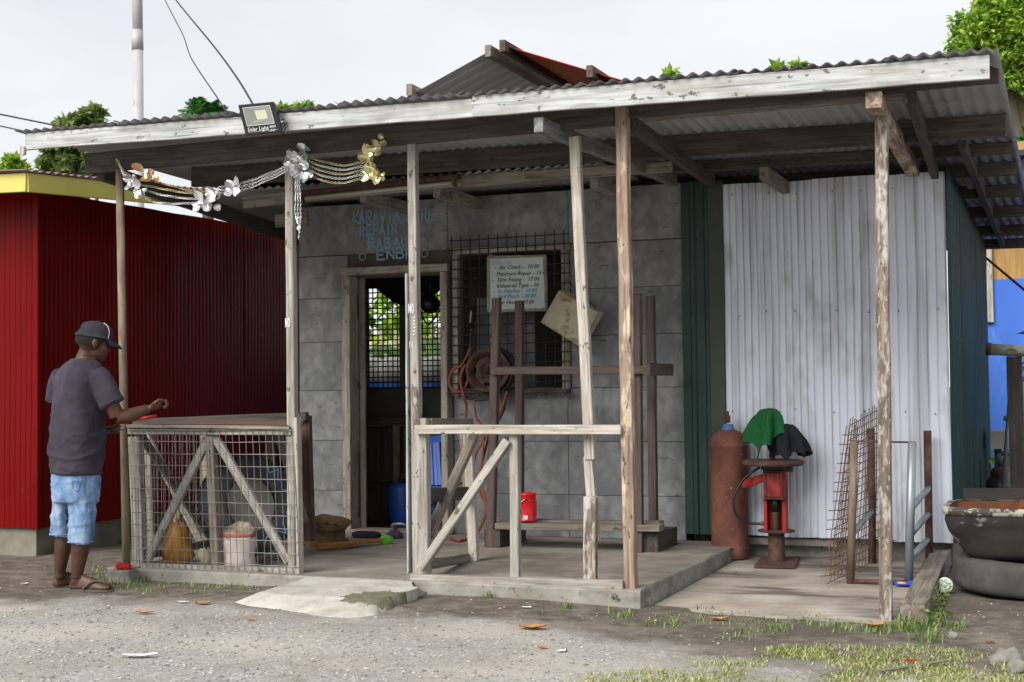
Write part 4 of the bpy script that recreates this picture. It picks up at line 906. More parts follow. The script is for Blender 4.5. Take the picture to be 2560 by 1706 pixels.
# pump hanging on the grille
t = thing('grease_gun', 'black and silver grease gun hanging at the left of the window', 'tool', PY(1080, 790, Yg-.02))
pipe('barrel', [PY(1082, 755, Yg-.03), PY(1087, 705, Yg-.03)], .02, BLACKP, t); pipe('rod', [PY(1079, 835, Yg-.03), PY(1083, 755, Yg-.03)], .006, WIRE, t, 8); pipe('sleeve', [PY(1080, 742, Yg-.052), PY(1083, 715, Yg-.052)], .007, GALV, t, 8); pipe('nozzle', [PY(1087, 705, Yg-.03), PY(1089, 684, Yg-.03)], .008, BLACKP, t, 8); pipe('handle', [PY(1072, 758, Yg-.03), PY(1092, 752, Yg-.03)], .008, BLACKP, t, 8)
# hoses
def hose(label, pts, r, m, name='air_hose', n=8): return tag(pipe(name, smoothpath(pts, 7), r, m, None, n), label, 'hose')
H = lambda x, y, dy=.0: PY(x, y, YW-.2-dy)
hose('orange air hose looped beside the rusty rim and dropping to the floor', [H(1083, 800), H(1060, 840), H(1040, 850), H(1032, 880), H(1045, 900), H(1066, 895), H(1078, 860, .03), H(1070, 840, .04), H(1058, 870, .05), H(1066, 915, .04), H(1072, 935), H(1070, 980), H(1078, 1020), H(1088, 1080, .1), H(1110, 1130, .15), H(1118, 1170, .15), H(1105, 1210, .15), PZ(1085, 1235, SLAB+.012), PZ(1055, 1243, SLAB+.012), PZ(1035, 1238, SLAB+.012)], .011, HOSE)
hose('second orange hose hanging straight down from the rusty rim', [H(1088, 920, .05), H(1095, 960, .06), H(1110, 990, .06), H(1108, 1060, .06), H(1100, 1120, .06), H(1125, 1180, .06), H(1120, 1215, .06)], .010, HOSE)
hose('orange hose running from the rim behind the brown rack', [H(1165, 900, .05), H(1150, 945, .06), H(1120, 1000, .05), H(1095, 1040, .05), H(1075, 1100, .05), H(1010, 1135, .3), PZ(985, 1190, SLAB+.012), PZ(1040, 1225, SLAB+.012)], .010, HOSE)
hose('black air hose hanging from the rusty rim', [H(1083, 760), H(1078, 800), H(1060, 850), H(1055, 900), H(1085, 918), H(1130, 915), H(1170, 880), H(1172, 840), H(1140, 815), H(1160, 930), H(1125, 1000), H(1100, 1100), H(1088, 1180)], .009, BLACKP)
b = MB(); b.lathe(tyre_prof(.175, .13, .06), PY(1138, 850, YW-.15), (.1, -1, 0), 32); tag(b.build('inner_tube', BLACKR, None, True), 'black inner tube hanging behind the rusty rim', 'tube')

# ------------------------------------------------------------------ brown rack with bench
t = thing('tyre_rack', 'brown painted upright rack with a low bench plank in front of the wall', 'rack', PZ(1300, 1262, SLAB))
yr0 = PZ(1130, 1258, SLAB).y; yr1 = yr0 + .42
A0 = PZ(1127, 1258, SLAB); z1 = PY(1142, 685, yr0).z; x0 = A0.x
xB = PY(1466, 1100, yr0).x
upz = (0, -1, 0)
bar('upright', (x0, yr0, SLAB), PY(1142, 685, yr0), .058, .06, RACK, t, upz)
p = PY(1194, 692, yr1); bar('upright', (p.x-.02, yr1, SLAB), p, .058, .06, RACK, t, upz)
bar('upright', (xB, yr0, SLAB), PY(1464, 675, yr0), .058, .06, RACK, t, upz)
p = PY(1495, 681, yr1); bar('upright', (p.x, yr1, SLAB), p, .058, .06, RACK, t, upz)
bar('cross_bar', PY(1130, 853, yr0-.055), PY(1480, 850, yr0-.055), .045, .058, RACK, t)
q = PY(1478, 849, yr0-.05); bar('side_bar', q+Vector((.03, -.03, 0)), q+Vector((.03, .6, 0)), .05, .085, RACK, t)
for xa, xb_ in ((1113, 1147), (1472, 1524)):
    q = PZ(xa+6, 1258 if xa < 1200 else 1268, SLAB); bar('base_block', q+Vector((.05, -.02, .065)), q+Vector((.05, .5, .065)), .12, .13, W_DARK, t)
bar('bench_plank', PY(1145, 1208, yr0+.02), PY(1520, 1213, yr0+.02), .14, .045, W_MID, t); bar('bench_plank', PY(1142, 1200, yr0+.2), PY(1520, 1205, yr0+.2), .14, .045, W_MID, t)
# red can on the bench
o = PY(1211, 1197, yr0+.06)
t = thing('paint_can', 'bright red tin can with a wire handle on the bench plank', 'can', o)
b = MB(); b.lathe([(0, 0), (.068, 0), (.071, .004), (.071, .01), (.068, .014), (.068, .185), (.071, .189), (.071, .198), (.066, .2), (.066, .193), (0, .192)], o, (0, 0, 1), 32); b.build('tin_body', CANRED, t, True)
b = MB()
for j in range(8):
    for k in range(18):
        a = 2*math.pi*(k+.5*(j % 2))/18; q = o + Vector((math.cos(a)*.0685, math.sin(a)*.0685, .05+j*.014)); b.ell(q, (.005, .005, .0055), 6)
b.build('embossed_dots', CANRED, t, True)['kind'] = 'stuff'
q = o + Vector((.02, -.069, .03)); b = MB(); b.box((q.x-.012, q.y-.002, q.z-.014), (q.x+.012, q.y, q.z+.014)); b.build('sticker', WHITEP, t)
pipe('handle', smoothpath([o+Vector((.015, -.07, .16)), o+Vector((-.03, -.085, .13)), o+Vector((-.07, -.05, .1)), o+Vector((-.085, .0, .1))]), .003, WHITEP, t, 6)
for dx in (0,): b = MB(); b.ell(o+Vector((.015, -.07, .16)), (.01, .006, .01), 8); b.build('handle_boss', WIRE, t, True)
b = MB(); b.box((WX0+.0, YW+.3, .9), (WX0+.5, YW+.32, 1.95)); b.build('inner_board', WALLM, shop)

# ------------------------------------------------------------------ right hand pad: cylinder, tyre changer, mesh, pipe stand
o = PZ(1678, 1283, PADZ)
t = thing('gas_cylinder', 'tall rusty red gas cylinder standing by the silver wall', 'gas cylinder', o)
b = MB(); b.lathe([(0, 0), (.125, 0), (.136, .012), (.136, .085), (.131, .095), (.134, .11), (.134, .80), (.137, .804), (.137, .815), (.133, .82), (.128, .865), (.105, .9), (.06, .922), (.03, .93), (0, .93)], o, (0, 0, 1), 40); b.build('shell', RUSTCYL, t, True)
b = MB(); b.lathe([(.045, .915), (.046, .94), (.038, .948), (.038, .962), (.03, .968), (.0, .968)], o, (0, 0, 1), 24); b.build('collar', mat('dusty blue plastic', [(.3, c('#4a6a9c')), (.7, c('#5d7cac'))], rough=.7), t, True)
b = MB(); b.tube([o+Vector((0, 0, .975)), o+Vector((0, 0, 1.03))], .017, 10); b.tube([o+Vector((-.002, 0, 1.03)), o+Vector((0, 0, 1.06))], .009, 8); b.tube([o+Vector((-.03, 0, 1.01)), o+Vector((.0, 0, 1.01))], .01, 8); b.build('valve', RUST, t, True)
b = MB()
for a in (-2.1, -1.35, -.6): b.box((o.x+math.cos(a)*.134-.022, o.y+math.sin(a)*.134-.006, o.z+.075), (o.x+math.cos(a)*.134+.022, o.y+math.sin(a)*.134+.006, o.z+.088))
b.build('foot_slots', BLACKR, t)['kind'] = 'stuff'
# tyre changer
o = PZ(1785, 1292, PADZ)
t = thing('tyre_changer', 'red manual tyre changer with a rusty round turntable', 'tyre changer', o)
p = [PZ(1750, 1283, PADZ), PZ(1839, 1283, PADZ), PZ(1827, 1307, PADZ), PZ(1732, 1305, PADZ)]
b = MB(); b.add([q+Vector((0, 0, .001)) for q in p]+[q+Vector((0, 0, .012)) for q in p], [(0, 1, 2, 3), (7, 6, 5, 4)] + [(k, 4+k, 4+(k+1) % 4, (k+1) % 4) for k in range(4)]); b.build('base_plate', RUST, t)
PX_ = lambda x, y: PY(x, y, o.y)
kz = lambda y: PX_(1783, y).z
b = MB(); b.lathe([(.062, .0), (.062, kz(1283-0)-o.z), (.058, kz(1265)-o.z), (.058, kz(1218)-o.z)], o, (0, 0, 1), 24); b.build('socket', RUST, t, True)
b = MB(); b.lathe([(0, 0), (.128, 0), (.13, .004), (.13, .012), (0, .012)], (o.x, o.y, kz(1222)), (0, 0, 1), 32); b.build('foot_ring', RUST, t)
cw = .066
b = MB(); zb_, zt_ = kz(1218), kz(1070)
for sx in (-1, 1): b.box((o.x+sx*cw-.012, o.y-.05, zb_), (o.x+sx*cw+.012, o.y+.05, zt_))
b.box((o.x-cw, o.y+.045, zb_), (o.x+cw, o.y+.06, zt_)); b.build('column', REDP, t)
pipe('piston_rod', [(o.x, o.y-.02, zb_-.02), (o.x, o.y-.02, kz(1150))], .024, RUST, t); pipe('piston', [(o.x, o.y-.02, kz(1175)), (o.x, o.y-.02, kz(1135))], .03, BLACKP, t)
b = MB(); b.box((o.x-.05, o.y-.075, kz(1142)), (o.x+.05, o.y-.03, kz(1085))); hb_ = b.build('cylinder_box', REDP, t); bv = hb_.modifiers.new('b', 'BEVEL'); bv.width = .006
for z in (kz(1144), kz(1082)): bar('clamp', (o.x-.068, o.y-.06, z), (o.x+.068, o.y-.06, z), .06, .012, RUST, t)
for sx in (-1, 1): pipe('tie_rod', [(o.x+sx*.058, o.y-.085, kz(1144)), (o.x+sx*.058, o.y-.085, kz(1082))], .005, RUST, t, 8)
tz = kz(1064)
b = MB(); b.lathe([(0, -.005), (.19, -.005), (.212, 0), (.218, .014), (.214, .03), (.2, .036), (.05, .034), (0, .034)], (o.x-.015, o.y, tz-.015), (0, 0, 1), 44); b.build('turntable', RUST, t, True)
b = MB(); b.box((o.x-.09, o.y-.06, tz-.045), (o.x+.09, o.y+.06, tz-.02)); b.box((o.x+.08, o.y-.05, tz-.06), (o.x+.13, o.y, tz-.02)); b.build('bearing_block', BLACKP, t)
pipe('spindle', [(o.x-.02, o.y, tz+.01), (o.x-.02, o.y, kz(960))], .02, RUST, t)
bar('arm', (o.x-.05, o.y-.02, kz(1095)), PX_(1703, 1115)+Vector((.0, .05, 0)), .03, .055, REDP, t)
pipe('air_line', smoothpath([(o.x-.1, o.y-.04, tz-.03), PX_(1715, 1098)-Vector((0, .05, 0)), PX_(1693, 1140)-Vector((0, .08, 0)), PX_(1697, 1180)-Vector((0, .08, 0)), PX_(1725, 1200)-Vector((0, .06, 0)), PX_(1755, 1202)-Vector((0, .05, 0))]), .009, BLACKP, t, 8)
pipe('air_fitting', [PX_(1752, 1202)-Vector((0, .05, 0)), PX_(1758, 1202)-Vector((0, .05, 0))], .016, RUSTGOLD, t, 8)
# clothes heaped over the spindle
def hang(name, label, m, o, h, r, nf, seed, sx=1, sy=1, lean=(0, 0), ragged=.25):
    """cloth hung over a point: crown, then folds falling to a ragged hem, double sided with thickness"""
    vs = []; fs = []; n, rows = 72, 16; rnd = random.Random(seed); ph = [rnd.uniform(0, 6.28) for _ in range(4)]
    for side in (0, .006):
        for j in range(rows+1):
            s_ = j/rows
            for i in range(n):
                a = 2*math.pi*i/n; hm = 1 - ragged*(.5+.5*math.sin(a*2+ph[0])) - .12*math.sin(a*5+ph[1])
                fold = .30*math.cos(nf*a+ph[2]+s_*.8) + .16*math.cos((nf*2-1)*a+ph[3]) + .3*noise.noise((math.cos(a)*2.5, math.sin(a)*2.5, s_*2+seed))
                if s_ < .25: R_ = r*.62*math.sin(s_/.25*math.pi/2); Z_ = -.03*(s_/.25)**2
                else: q_ = (s_-.25)/.75; R_ = r*(.62+.38*q_**.7); Z_ = -.03 - (h-.03)*q_*hm
                R_ = (R_-side)*(1+fold*min(1, s_*2)); w = .012*noise.noise((a*3, s_*7, seed))
                vs.append((o[0]+math.cos(a)*R_*sx+lean[0]*s_, o[1]+math.sin(a)*R_*sy+lean[1]*s_, o[2]+Z_+w-side*.5))
    N0 = (rows+1)*n
    for sd_ in (0, 1):
        for j in range(rows):
            for i in range(n):
                q = (sd_*N0+j*n+i, sd_*N0+j*n+(i+1) % n, sd_*N0+(j+1)*n+(i+1) % n, sd_*N0+(j+1)*n+i); fs.append(q[::-1] if not sd_ else q)
    for i in range(n): a = rows*n+i; b_ = rows*n+(i+1) % n; fs.append((a, b_, N0+b_, N0+a))
    return tag(mesh(name, vs, fs, m, None, True), label, 'cloth')
hang('black_jacket', 'black cloth heaped on the tyre changer turntable, right of the green cloth', BLACKT, PY(1806, 976, o.y), kz(976)-kz(1048)-.01, .115, 5, 4, 1.0, .8, (.03, 0), .05)
hang('green_cloth', 'bright green cloth draped over the tyre changer spindle', GREENC, PY(1768, 940, o.y-.04), kz(940)-kz(1050)-.01, .125, 4, 11, .95, .75, (-.02, 0), .45)
# pipe stand
FLb, FLt = PZ(1954, 1338, PADZ), None
yA = PZ(1954, 1338, PADZ).y; yB_ = 10.18
t = thing('pipe_stand', 'rusty pipe stand with galvanised side rungs on the concrete pad', 'stand', PZ(2030, 1335, PADZ))
pipe('leg', [PY(1954, 1340, yA), PY(1963, 1014, yA)], .026, RUSTPIPE, t); pipe('leg', [PY(2088, 1334, yA), PY(2096, 1016, yA)], .027, GALV, t)
for x_, yt_ in ((2131, 990), (2001, 985)):
    q = PY(x_, yt_, yB_); pipe('leg', [Vector((q.x-.005, yB_, PADZ-.01)), q], .027, RUST, t)
pipe('top_rod', [PY(1955, 1014, yA-.01), PY(2104, 1017, yA-.01)], .006, RUST, t, 8); pipe('base_bar', [PY(1948, 1336, yA), PY(2088, 1338, yA)], .016, RUST, t)
for (a, d) in (((2092, 1170), (2133, 1122)), ((2090, 1232), (2132, 1182)), ((2089, 1288), (2131, 1240))): pipe('rung', [PY(*a, yA), PY(*d, yB_)], .021, GALV, t)
for (a, d) in (((1960, 1225), (2002, 1175)),): pipe('rung', [PY(*a, yA), PY(*d, yB_)], .021, GALV, t)
# leaning mesh panel
tl_, tr_, bl_, br_ = PY(1953, 978, yA+.45), PY(2018, 938, yA+.75), PY(1905, 1335, yA-.12), PY(2016, 1288, yA+.72)
bl_ = PZ(1908, 1338, PADZ+.01); br_ = PZ(2016, 1287, PADZ+.01)
tl_ = Vector((bl_.x+.06, bl_.y+.16, PY(1953, 978, bl_.y+.16).z)); tl_ = PY(1953, 978, bl_.y+.16); tr_ = PY(2018, 942, br_.y+.1)
b = MB(); rq = random.Random(6)
for i in range(15):
    t_ = i/14; a = bl_.lerp(br_, t_); d = tl_.lerp(tr_, t_); b.tube([a.lerp(d, -.0), a.lerp(d, .5)+Vector((.012*math.sin(i), .02, 0)), a.lerp(d, 1+rq.uniform(0, .06))], .0032, 5)
for i in range(21):
    t_ = i/20; a = bl_.lerp(tl_, t_); d = br_.lerp(tr_, t_); m_ = a.lerp(d, .5)+Vector((0, .02, 0)); e = rq.uniform(.0, .12); b.tube([a.lerp(d, -e*(1-t_)), m_, d], .0032, 5)
t = thing('mesh_panel', 'bent rusty welded mesh panel leaning by the pipe stand', 'mesh panel', bl_.lerp(br_, .5)); b.build('mesh', WIRER, t)
b = MB(); a0, a1 = PZ(1897, 1325, PADZ+.01), tl_
for i in range(5): b.tube([a0+Vector((.02*i, .03*i, 0)), a1+Vector((.012*i-.02, .04*i, 0))], .0032, 5)
for i in range(16): q = a0.lerp(a1, i/16); b.tube([q+Vector((-.03-.02*rq.random(), 0, 0)), q+Vector((.1, .15, .0))], .0032, 5)
b.build('folded_flap', WIRER, t)
# timber kerb
tag(bar('timber_kerb', PZ(2172, 1262, .0), PZ(2098, 1412, .0), .13, .11, W_MID, None, jit=.008), 'rough brown timber kerb along the right edge of the concrete pad', 'kerb')
# trough on tyre
def hull(name, o, lx, ly, z0, z1, m, parent, inn=False, k=.76):
    vs = []; fs = []; n = 40; rows = 8
    for j in range(rows+1):
        s_ = j/rows; f_ = k + (1-k)*math.sin(s_*math.pi/2)**.8
        for i in range(n):
            a = 2*math.pi*i/n; ca, sa = math.cos(a), math.sin(a); e = .26
            x = math.copysign(abs(ca)**e, ca)*lx*f_; y = math.copysign(abs(sa)**e, sa)*ly*(f_*.85+.15)
            w = .016*noise.noise((x*5, y*5, s_*4)) + .006*noise.noise((x*14, y*14, s_*9)); vs.append((o[0]+x+w, o[1]+y+w, z0+(z1-z0)*s_))
    for j in range(rows):
        for i in range(n): q = (j*n+i, j*n+(i+1) % n, (j+1)*n+(i+1) % n, (j+1)*n+i); fs.append(q[::-1] if inn else q)
    fs.append(tuple(range(n)) if inn else tuple(range(n))[::-1]); b = MB(); b.add(vs, fs); return b.build(name, m, parent, True)
yT = PZ(2300, 1380, -.05).y+.46
tc_ = Vector((PY(2190, 1330, yT).x+.47, yT, -.05))
tyre('flat_tyre', 'large grey dusty tyre lying flat under the black tub', (tc_.x, tc_.y, .055), (.03, 0, 1), .47, .3, .20, TYREB, False)
o = Vector((PY(2168, 1165, yT-.3).x+.62, yT-.0, 0)); zT0, zT1 = .162, PY(2200, 1168, yT-.3).z
t = thing('steel_tub', 'blackened steel tub with a flaking white rim resting on a tyre', 'tub', (o.x, o.y, zT0))
hull('outer_shell', o, .62, .34, zT0, zT1-.04, TROUGH, t); hull('inner_shell', o, .595, .315, zT0+.03, zT1-.002, TROUGHI, t, True)
b = MB(); n = 40
for zz0, f_ in ((zT1-.042, 1.0),):
    vs = []
    for z_, e_ in ((zT1-.042, .003), (zT1-.038, .014), (zT1, .016), (zT1+.004, .006), (zT1+.002, -.024)):
        for i in range(n):
            a = 2*math.pi*i/n; ca, sa = math.cos(a), math.sin(a); x = math.copysign(abs(ca)**.26, ca)*(.62+e_); y = math.copysign(abs(sa)**.26, sa)*(.34+e_); vs.append((o.x+x, o.y+y, z_))
    fs = [(j*n+i, j*n+(i+1) % n, (j+1)*n+(i+1) % n, (j+1)*n+i) for j in range(4) for i in range(n)]; b.add(vs, fs)
b.build('rim_band', TROUGHW, t, True)
bq = PY(2290, 1135, yT+.3); bar('back_lip', (o.x-.55, o.y+.34, zT1+.03), (o.x+.6, o.y+.34, zT1+.05), .02, .09, TROUGH, t)
bar('bracket', (o.x-.15, o.y+.1, zT1-.05), (o.x-.15, o.y+.3, zT1-.02), .12, .07, TROUGHI, t)

# ------------------------------------------------------------------ things at the far right
bw = thing('blue_building', 'blue walled house with a woven bamboo gable behind the shop', 'building', PY(2400, 1050, 17.5))
b = MB(); x0 = PY(2240, 800, 17.5).x; b.box((x0, 17.5, -.1), (x0+9, 17.7, PY(2300, 642, 17.5).z)); b.build('lower_wall', BLUEW, bw)
zb_ = PY(2300, 642, 17.5).z
b = MB(); b.box((x0, 17.52, zb_), (x0+9, 17.68, zb_+1.6)); b.build('upper_wall', BAMB, bw)
b = MB(); b.box((x0-.5, 16.9, zb_+1.05), (x0+9, 18.2, zb_+1.3)); b.build('eave', CONC_F, bw)
b = MB(); b.box((x0-.5, 16.6, zb_+1.3), (x0+9, 22, zb_+1.36)); b.build('roof', ROOFD, bw)
x2 = PY(2272, 700, 17.45).x; bar('corner_board', (x2, 17.47, zb_-.5), (x2, 17.47, zb_+.5), .1, .05, W_PALE, bw, (0, -1, 0))
tag(pipe('sloping_pipe', [PY(2262, 590, 15.2), PY(2360, 672, 15.2)], .013, WIRED, None), 'dark pipe sloping across the blue wall', 'pipe')
t = thing('fence_post', 'dark mossy timber post at the right edge behind the tub', 'post', PZ(2338, 1125, -.05))
D_ = 11.5
bar('post_shaft', PY(2343, 1180, D_), PY(2330, 820, D_), .11, .11, W_DARK, t, (0, -1, 0))
pp = thing('flaking_pipe', 'green pipe with flaking rust resting on the dark post', 'pipe', PY(2320, 805, D_))
pipe('pipe_run', [PY(2272, 803, D_-.05), PY(2380, 808, D_-.05)], .045, mat('flaking green pipe', [(.3, c('#8d9a84')), (.7, c('#a8b39c'))], (5, 14, 14), 6, .8, 0, .1, layers=[((5, 9, 9), .52, .6, c('#7a4f38'), .95)]), pp)
pipe('end_cap', [PY(2266, 802, D_-.05), PY(2278, 803, D_-.05)], .05, RUST, pp)
rk = thing('drum_rack', 'leaning metal rack with pale panels beside the dark post', 'rack', PY(2322, 1125, 12.2))
for i, (ya, yb2) in enumerate(((880, 960), (962, 1040), (1042, 1115))):
    p = [PY(2320-i*6, ya, 12.2), PY(2352, ya, 12.2), PY(2352, yb2, 12.2), PY(2314-i*6, yb2, 12.2)]
    b = MB(); b.add(p+[q+Vector((0, .05, 0)) for q in p], [(3, 2, 1, 0), (4, 5, 6, 7), (0, 1, 5, 4), (1, 2, 6, 5), (2, 3, 7, 6), (3, 0, 4, 7)]); b.build('panel', (W_PALE, RUSTGOLD, W_GREY)[i], rk)
    pipe('bar', [PY(2306-i*6, yb2+2, 12.15), PY(2356, yb2+5, 12.15)], .02, GALV, rk)
pipe('leg', [PY(2325, 878, 12.15), PY(2306, 1120, 12.15)], .022, GALV, rk); pipe('leg', [PY(2341, 1100, 12.15), PY(2341, 1150, 12.15)], .022, GALV, rk)
tb = thing('white_table', 'white slab table behind the green side wall', 'table', PY(2295, 1120, 13.8))
p = PY(2278, 1005, 13.8); b = MB(); b.box((p.x, 13.6, p.z-.1), (p.x+.45, 14.1, p.z+.06)); b.build('top', CONC_L, tb)
for dx in (.05, .4): bar('leg', (p.x+dx, 13.85, -.05), (p.x+dx, 13.85, p.z-.1), .06, .06, W_BROWN, tb, (0, -1, 0))
jk = random.Random(12)
for k, (x, y, m_, l_) in enumerate(((2300, 1085, RUST, 'rusty brown lump of scrap under the white table'), (2312, 1060, GALV, 'small galvanised scrap box under the white table'), (2288, 1110, BLACKR, 'black rubber scrap at the foot of the green side wall'))):
    q = PY(x, y, 13.2); b = MB(); b.ell(q, (.09, .08, .07), 10); o_ = remeshed('scrap_lump', b, m_, None, .02, 1, .5, lambda p: .03*noise.noise(p*9)); tag(o_, l_, 'scrap', 'scrap behind the shop')

# ------------------------------------------------------------------ solar lamp on the fascia
YL = 7.40
cs = [(546, 241), (629, 233), (643, 302), (558, 311)]
F = [PY(x, y, YL) for x, y in cs]; F[2] += Vector((0, .03, 0)); F[3] += Vector((0, .03, 0))
ctr = sum(F, Vector())/4; xd = (F[1]-F[0]).normalized(); yd = (F[0]-F[3]).normalized(); nd = xd.cross(yd)
t = thing('solar_floodlight', 'black square solar floodlight fixed to the white fascia board', 'floodlight', ctr)
b = MB(); Bk = [ctr.lerp(p, .86) - nd*.05 for p in F]; b.add(F+Bk, [(3, 2, 1, 0), (4, 5, 6, 7), (0, 1, 5, 4), (1, 2, 6, 5), (2, 3, 7, 6), (3, 0, 4, 7)]); o_ = b.build('housing', BLACKP, t); bv = o_.modifiers.new('b', 'BEVEL'); bv.width = .005; bv.segments = 2
W_ = (F[1]-F[0]).length; H_ = (F[0]-F[3]).length
def lp(u, v, k=.002): return F[3] + (F[2]-F[3])*u*(1-v) + (F[1]-F[0])*u*v + (F[0]-F[3])*v + nd*k
win = [lp(.12, .30), lp(.86, .30), lp(.86, .88), lp(.12, .88)]; inn = [lp(.42, .48, -.0), lp(.72, .48), lp(.72, .76), lp(.42, .76)]
b = MB(); b.add(win+[q for q in inn], [(0, 1, 5, 4), (1, 2, 6, 5), (2, 3, 7, 6), (3, 0, 4, 7)]); rf_ = b.build('reflector', GLASSY, t)
b = MB(); b.add([q+nd*.0005 for q in inn], [(0, 1, 2, 3)]); b.build('led_panel', LED, t)
for k in range(4): pipe('window_edge', [win[k], win[(k+1) % 4]], .0018, WHITEP, t, 5)
text('lettering', 'Solar Light', .034, facing(lp(.10, .13, .003), xd, yd), INKW, t, 0, .0002); text('lettering', '40W', .022, facing(lp(.70, .17, .003), xd, yd), INKW, t, 0, .0002); text('lettering', 'IP67', .020, facing(lp(.70, .055, .003), xd, yd), INKW, t, 0, .0002)
pipe('printed_line', [lp(.10, .10), lp(.90, .10)], .0008, INKW, t, 4); pipe('printed_line', [lp(.66, .04), lp(.66, .24)], .0008, INKW, t, 4)
bar('bracket', lp(.98, .35, -.02), PY(655, 281, FY-.02), .03, .012, GALV, t)
pipe('cable', smoothpath([lp(.95, .1, -.03), PY(648, 310, FY-.05), PY(655, 295, FY-.05), PY(650, 275, FY-.05), PY(640, 262, FY-.05)]), .0025, WIRED, t, 5)

# ------------------------------------------------------------------ foil garland
gl = thing('foil_garland', 'silver and gold foil garland with butterfly petals strung under the porch beam', 'garland', PY(600, 420, 7.8))
G = lambda x, y, k=0: PY(x, y, 7.79-k)
rg = random.Random(21)
def chain(pts, m):
    P = smoothpath(pts, 10); b = MB()
    for s_ in (0, math.pi):
        Q = []; acc = 0
        for i, p in enumerate(P):
            if i: acc += (P[i]-P[i-1]).length
            for_ = acc/.05*math.pi*2 + s_; Q.append(p + Vector((.004*math.cos(for_), .004*math.sin(for_*.7), .0065*math.sin(for_))))
        b.tube(Q, .0021, 4)
    return b.build('strand', m, gl, True)
def resample(pts, n=14):
    P = smoothpath(pts, 6); return P
for k in range(4):
    j = lambda s=5: rg.uniform(-s, s)
    chain(resample([G(268+j(3), 368+j(3)), G(300+j(), 405+k*9), G(360+j(), 420+k*14+j(3)), G(430+j(), 434+k*11+j(3)), G(492+j(), 440+k*8+j(3))]), FOILC if k == 0 else (FOILG if k == 1 else FOILS))
for k in range(3): chain(resample([G(500, 432+k*7), G(560, 420+k*8), G(620, 398+k*7), G(676, 372+k*6)]), FOILS)
for k in range(5): chain(resample([G(700, 358+k*9), G(745, 372+k*11), G(790, 380+k*10), G(838, 372+k*9), G(858, 372+k*9)]), FOILS if k % 2 else FOILG)
for k in range(3): chain(resample([G(678+k*4, 390), G(680+k*5, 440), G(679+k*6, 490+k*8), G(690-k*2, 525+k*12)]), FOILS)
def petal(o, d, u, L, w, m):
    d, u = Vector(d).normalized(), Vector(u); u = (u-d*u.dot(d)).normalized(); s_ = d.cross(u); b = MB(); vs = []; fs = []
    for i in range(6):
        t_ = i/5; ww = w*math.sin(math.pi*min(1, .12+.75*t_))**.8*(1-.25*(t_ > .9)); 
        for k in (-1, -.5, 0, .5, 1): vs.append(Vector(o)+d*L*(t_ + .10*(1-abs(k)*1.4)*(-1 if t_ > .9 else 0)*abs(1-abs(k))) + s_*ww*k + u*(.35*L*t_*t_ - abs(k)*ww*.45))
    for i in range(5):
        for k in range(4): fs.append((i*5+k, i*5+k+1, i*5+k+6, i*5+k+5))
    b.add(vs, fs); return b.v, b.f
def flower(x, y, n, L, m):
    b = MB(); o = G(x, y, .02)
    for k in range(n):
        a = 2*math.pi*k/n + rg.uniform(-.3, .3); d = Vector((math.cos(a), rg.uniform(-.7, .3), math.sin(a)-.25)); v, f_ = petal(o+Vector((rg.uniform(-.02, .02), rg.uniform(-.02, .0), rg.uniform(-.02, .02))), d, (rg.uniform(-.4, .4), -1, rg.uniform(-.2, .5)), L*rg.uniform(.6, .95), L*.34, m); b.add(v, f_)
    b.build('butterfly_bow', m, gl, True)
for x, y, n, L, m_ in ((303, 412, 6, .075, FOILS), (332, 398, 3, .085, FOILC), (322, 440, 4, .08, FOILS), (350, 405, 3, .07, FOILC), (462, 462, 6, .075, FOILS), (492, 450, 6, .085, FOILS), (540, 430, 6, .08, FOILS), (485, 470, 5, .07, FOILS), (675, 362, 6, .09, FOILS), (697, 352, 6, .085, FOILS), (702, 395, 5, .085, FOILS), (690, 380, 5, .09, FOILS), (848, 358, 4, .085, FOILG), (868, 340, 4, .07, FOILG), (852, 392, 6, .09, FOILG), (866, 405, 5, .085, FOILG), (882, 322, 3, .06, FOILG)): flower(x, y, n, L, m_)

# ------------------------------------------------------------------ rear gable roof
GY = 12.4
gb = thing('gable_shed', 'open gabled shed with grey and red roofing rising behind the porch roof', 'shed', PY(1250, 400, GY+1.5))
gzp = lambda x, y: PY(700/1.088 + x*.4253/1.088, y*.4253/1.088, GY)
L0, L1, A_, R1 = gzp(600, 652), gzp(1228, 303), gzp(1345, 252), gzp(2120, 480)
L0 = L1 + (L0-L1)*1.6; R1 = A_ + (R1-A_)*1.6
dl = (L1-L0); sheet('roof_sheet', L1, (0, 1, 0), -dl, Vector((dl.z, 0, -dl.x)) * (-1 if dl.x > 0 else 1), 3.6, dl.length, .2, .028, ROOFG, gb, 'trap')
drr = (R1-A_); sheet('roof_sheet', A_+Vector((-.1, 0, -.005)), (0, 1, 0), drr, Vector((-drr.z, 0, drr.x)), 3.6, drr.length, .2, .02, ROOFRED, gb, 'trap')
for x, y in ((785, 540), (1245, 312), (1330, 282), (1840, 432)): p = gzp(x, y); bar('purlin', p-Vector((0, .1, 0)), p+Vector((0, 3.5, 0)), .06, .11, W_BROWN if x > 1300 else W_MID, gb)
for p, y in ((L0, 13.2), (R1, 13.2), (L0, 15.8), (R1, 15.8)): bar('post', (p.x, y, -.1), (p.x, y, p.z-.03), .1, .1, W_DARK, gb, (0, -1, 0))
p = gzp(1540, 440); bar('king_post', p+Vector((0, 1.2, -.5)), p+Vector((0, 1.2, .05)), .06, .06, W_FRAME, gb, (0, -1, 0)); bar('tie_beam', gzp(1150, 520)+Vector((0, 1.2, 0)), gzp(1850, 500)+Vector((0, 1.2, 0)), .05, .07, W_FRAME, gb); bar('tie_beam', p+Vector((0, 1.2, 0)), gzp(1760, 500)+Vector((0, 1.2, 0)), .05, .07, W_FRAME, gb)

